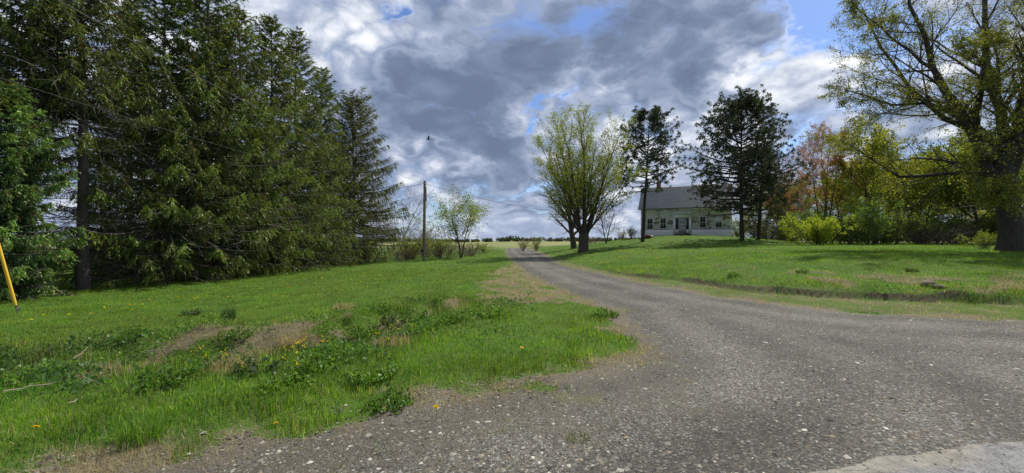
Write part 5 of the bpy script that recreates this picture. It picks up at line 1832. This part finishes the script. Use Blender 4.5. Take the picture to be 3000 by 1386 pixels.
def rock(u, v, sx_, sy_, sz_, col, label, name='stone', cat='stone', seed=1, sink=0.25, group=None):
    rng = np.random.default_rng(seed)
    x, y, z = ground_at(u, v)
    nu, nv = 12, 7
    th = np.linspace(0, 2 * np.pi, nu, endpoint=False)
    ph = np.linspace(0.12, np.pi - 0.12, nv)
    TH, PH = np.meshgrid(th, ph)
    d = np.stack([np.sin(PH) * np.cos(TH), np.sin(PH) * np.sin(TH), np.cos(PH)], -1)
    k = 1 + 0.35 * (fbm(TH * 1.0 + seed * 7, PH * 1.6 + seed, seed, 2) - 0.5) + rng.normal(0, 0.05, TH.shape)
    V = d * k[..., None] * np.array([sx_, sy_, sz_])
    V = np.concatenate([V.reshape(-1, 3), [[0, 0, sz_ * 0.95], [0, 0, -sz_ * 0.9]]])
    Q = [(r_ * nu + i, (r_ + 1) * nu + i, (r_ + 1) * nu + (i + 1) % nu, r_ * nu + (i + 1) % nu) for r_ in range(nv - 1) for i in range(nu)]
    T = [(nu * nv, i, (i + 1) % nu) for i in range(nu)] + [(nu * nv + 1, (nv - 1) * nu + (i + 1) % nu, (nv - 1) * nu + i) for i in range(nu)]
    a = Acc()
    a.add(V, T, Q, col)
    o = a.obj(name, M['stone'])
    o.location = (x, y, z + sz_ * (1 - 2 * sink) * 0.5)
    o.rotation_euler = (0, 0, rng.random() * 0.5)
    return tag(o, label, cat, group)


rock(2722, 838, 0.19, 0.17, 0.12, (0.15, 0.115, 0.085), 'large brown stone half sunk in the right bank', seed=4)
rock(2752, 843, 0.17, 0.13, 0.07, (0.13, 0.10, 0.075), 'flat brown stone slab leaning against the large brown stone', seed=6)
PALE = [(1848, 1115, .028), (1888, 1142, .04), (1830, 1205, .034), (1868, 1165, .03), (1573, 1326, .026), (1385, 1357, .026), (1410, 1340, .036), (1474, 1345, .026), (1462, 1192, .034), (1480, 1196, .026), (1402, 1163, .03), (1838, 1156, .03),
        (2270, 1172, .045), (2340, 1184, .035), (2100, 1255, .03), (1960, 1330, .035), (1935, 1325, .03), (2265, 1090, .035), (2540, 1205, .03), (1010, 1372, .026), (1326, 1370, .026), (1700, 1352, .04), (2200, 1240, .03), (2430, 1235, .045), (2500, 1250, .036), (748, 1340, .022), (795, 1333, .03), (772, 1350, .028), (957, 1334, .024), (2060, 1150, .03)]
for i, (u, v, r_) in enumerate(PALE):
    dark = i in (23, 24)
    if dark:
        rock(u, v, r_, r_ * 0.8, r_ * 0.45, (0.06, 0.055, 0.05), ('left' if i == 23 else 'right') + ' one of two dark stones bedded in the gravel at lower right', seed=30 + i)
    else:
        rock(u, v, r_ * 0.9, r_ * 0.68, r_ * 0.36, (0.32, 0.30, 0.27) if i % 3 else (0.28, 0.235, 0.175), 'pale flat stone lying loose on the gravel', seed=30 + i, group='pale stones on the gravel')
# wood and stones heaped by the slender pine
for i, (u, v, sx_, sz_, col, lab, cat) in enumerate(((1898, 696, 0.45, 0.36, (0.09, 0.035, 0.03), 'dark red lump on top of the heap beside the slender pine', 'debris'),
                                                     (1880, 699, 0.42, 0.20, (0.33, 0.31, 0.30), 'grey stone at the left of the heap beside the slender pine', 'stone'),
                                                     (1908, 699, 0.30, 0.22, (0.40, 0.37, 0.35), 'pale stone at the right of the heap beside the slender pine', 'stone'))):
    p = spot(u, 53.5 + 0.2 * i)
    o = rock(u, v, sx_, sx_ * 0.7, sz_, col, lab, 'heaped_stone' if cat == 'stone' else 'red_debris', cat, 80 + i)
    o.location = (p[0], p[1], p[2] + sz_ * 0.5)
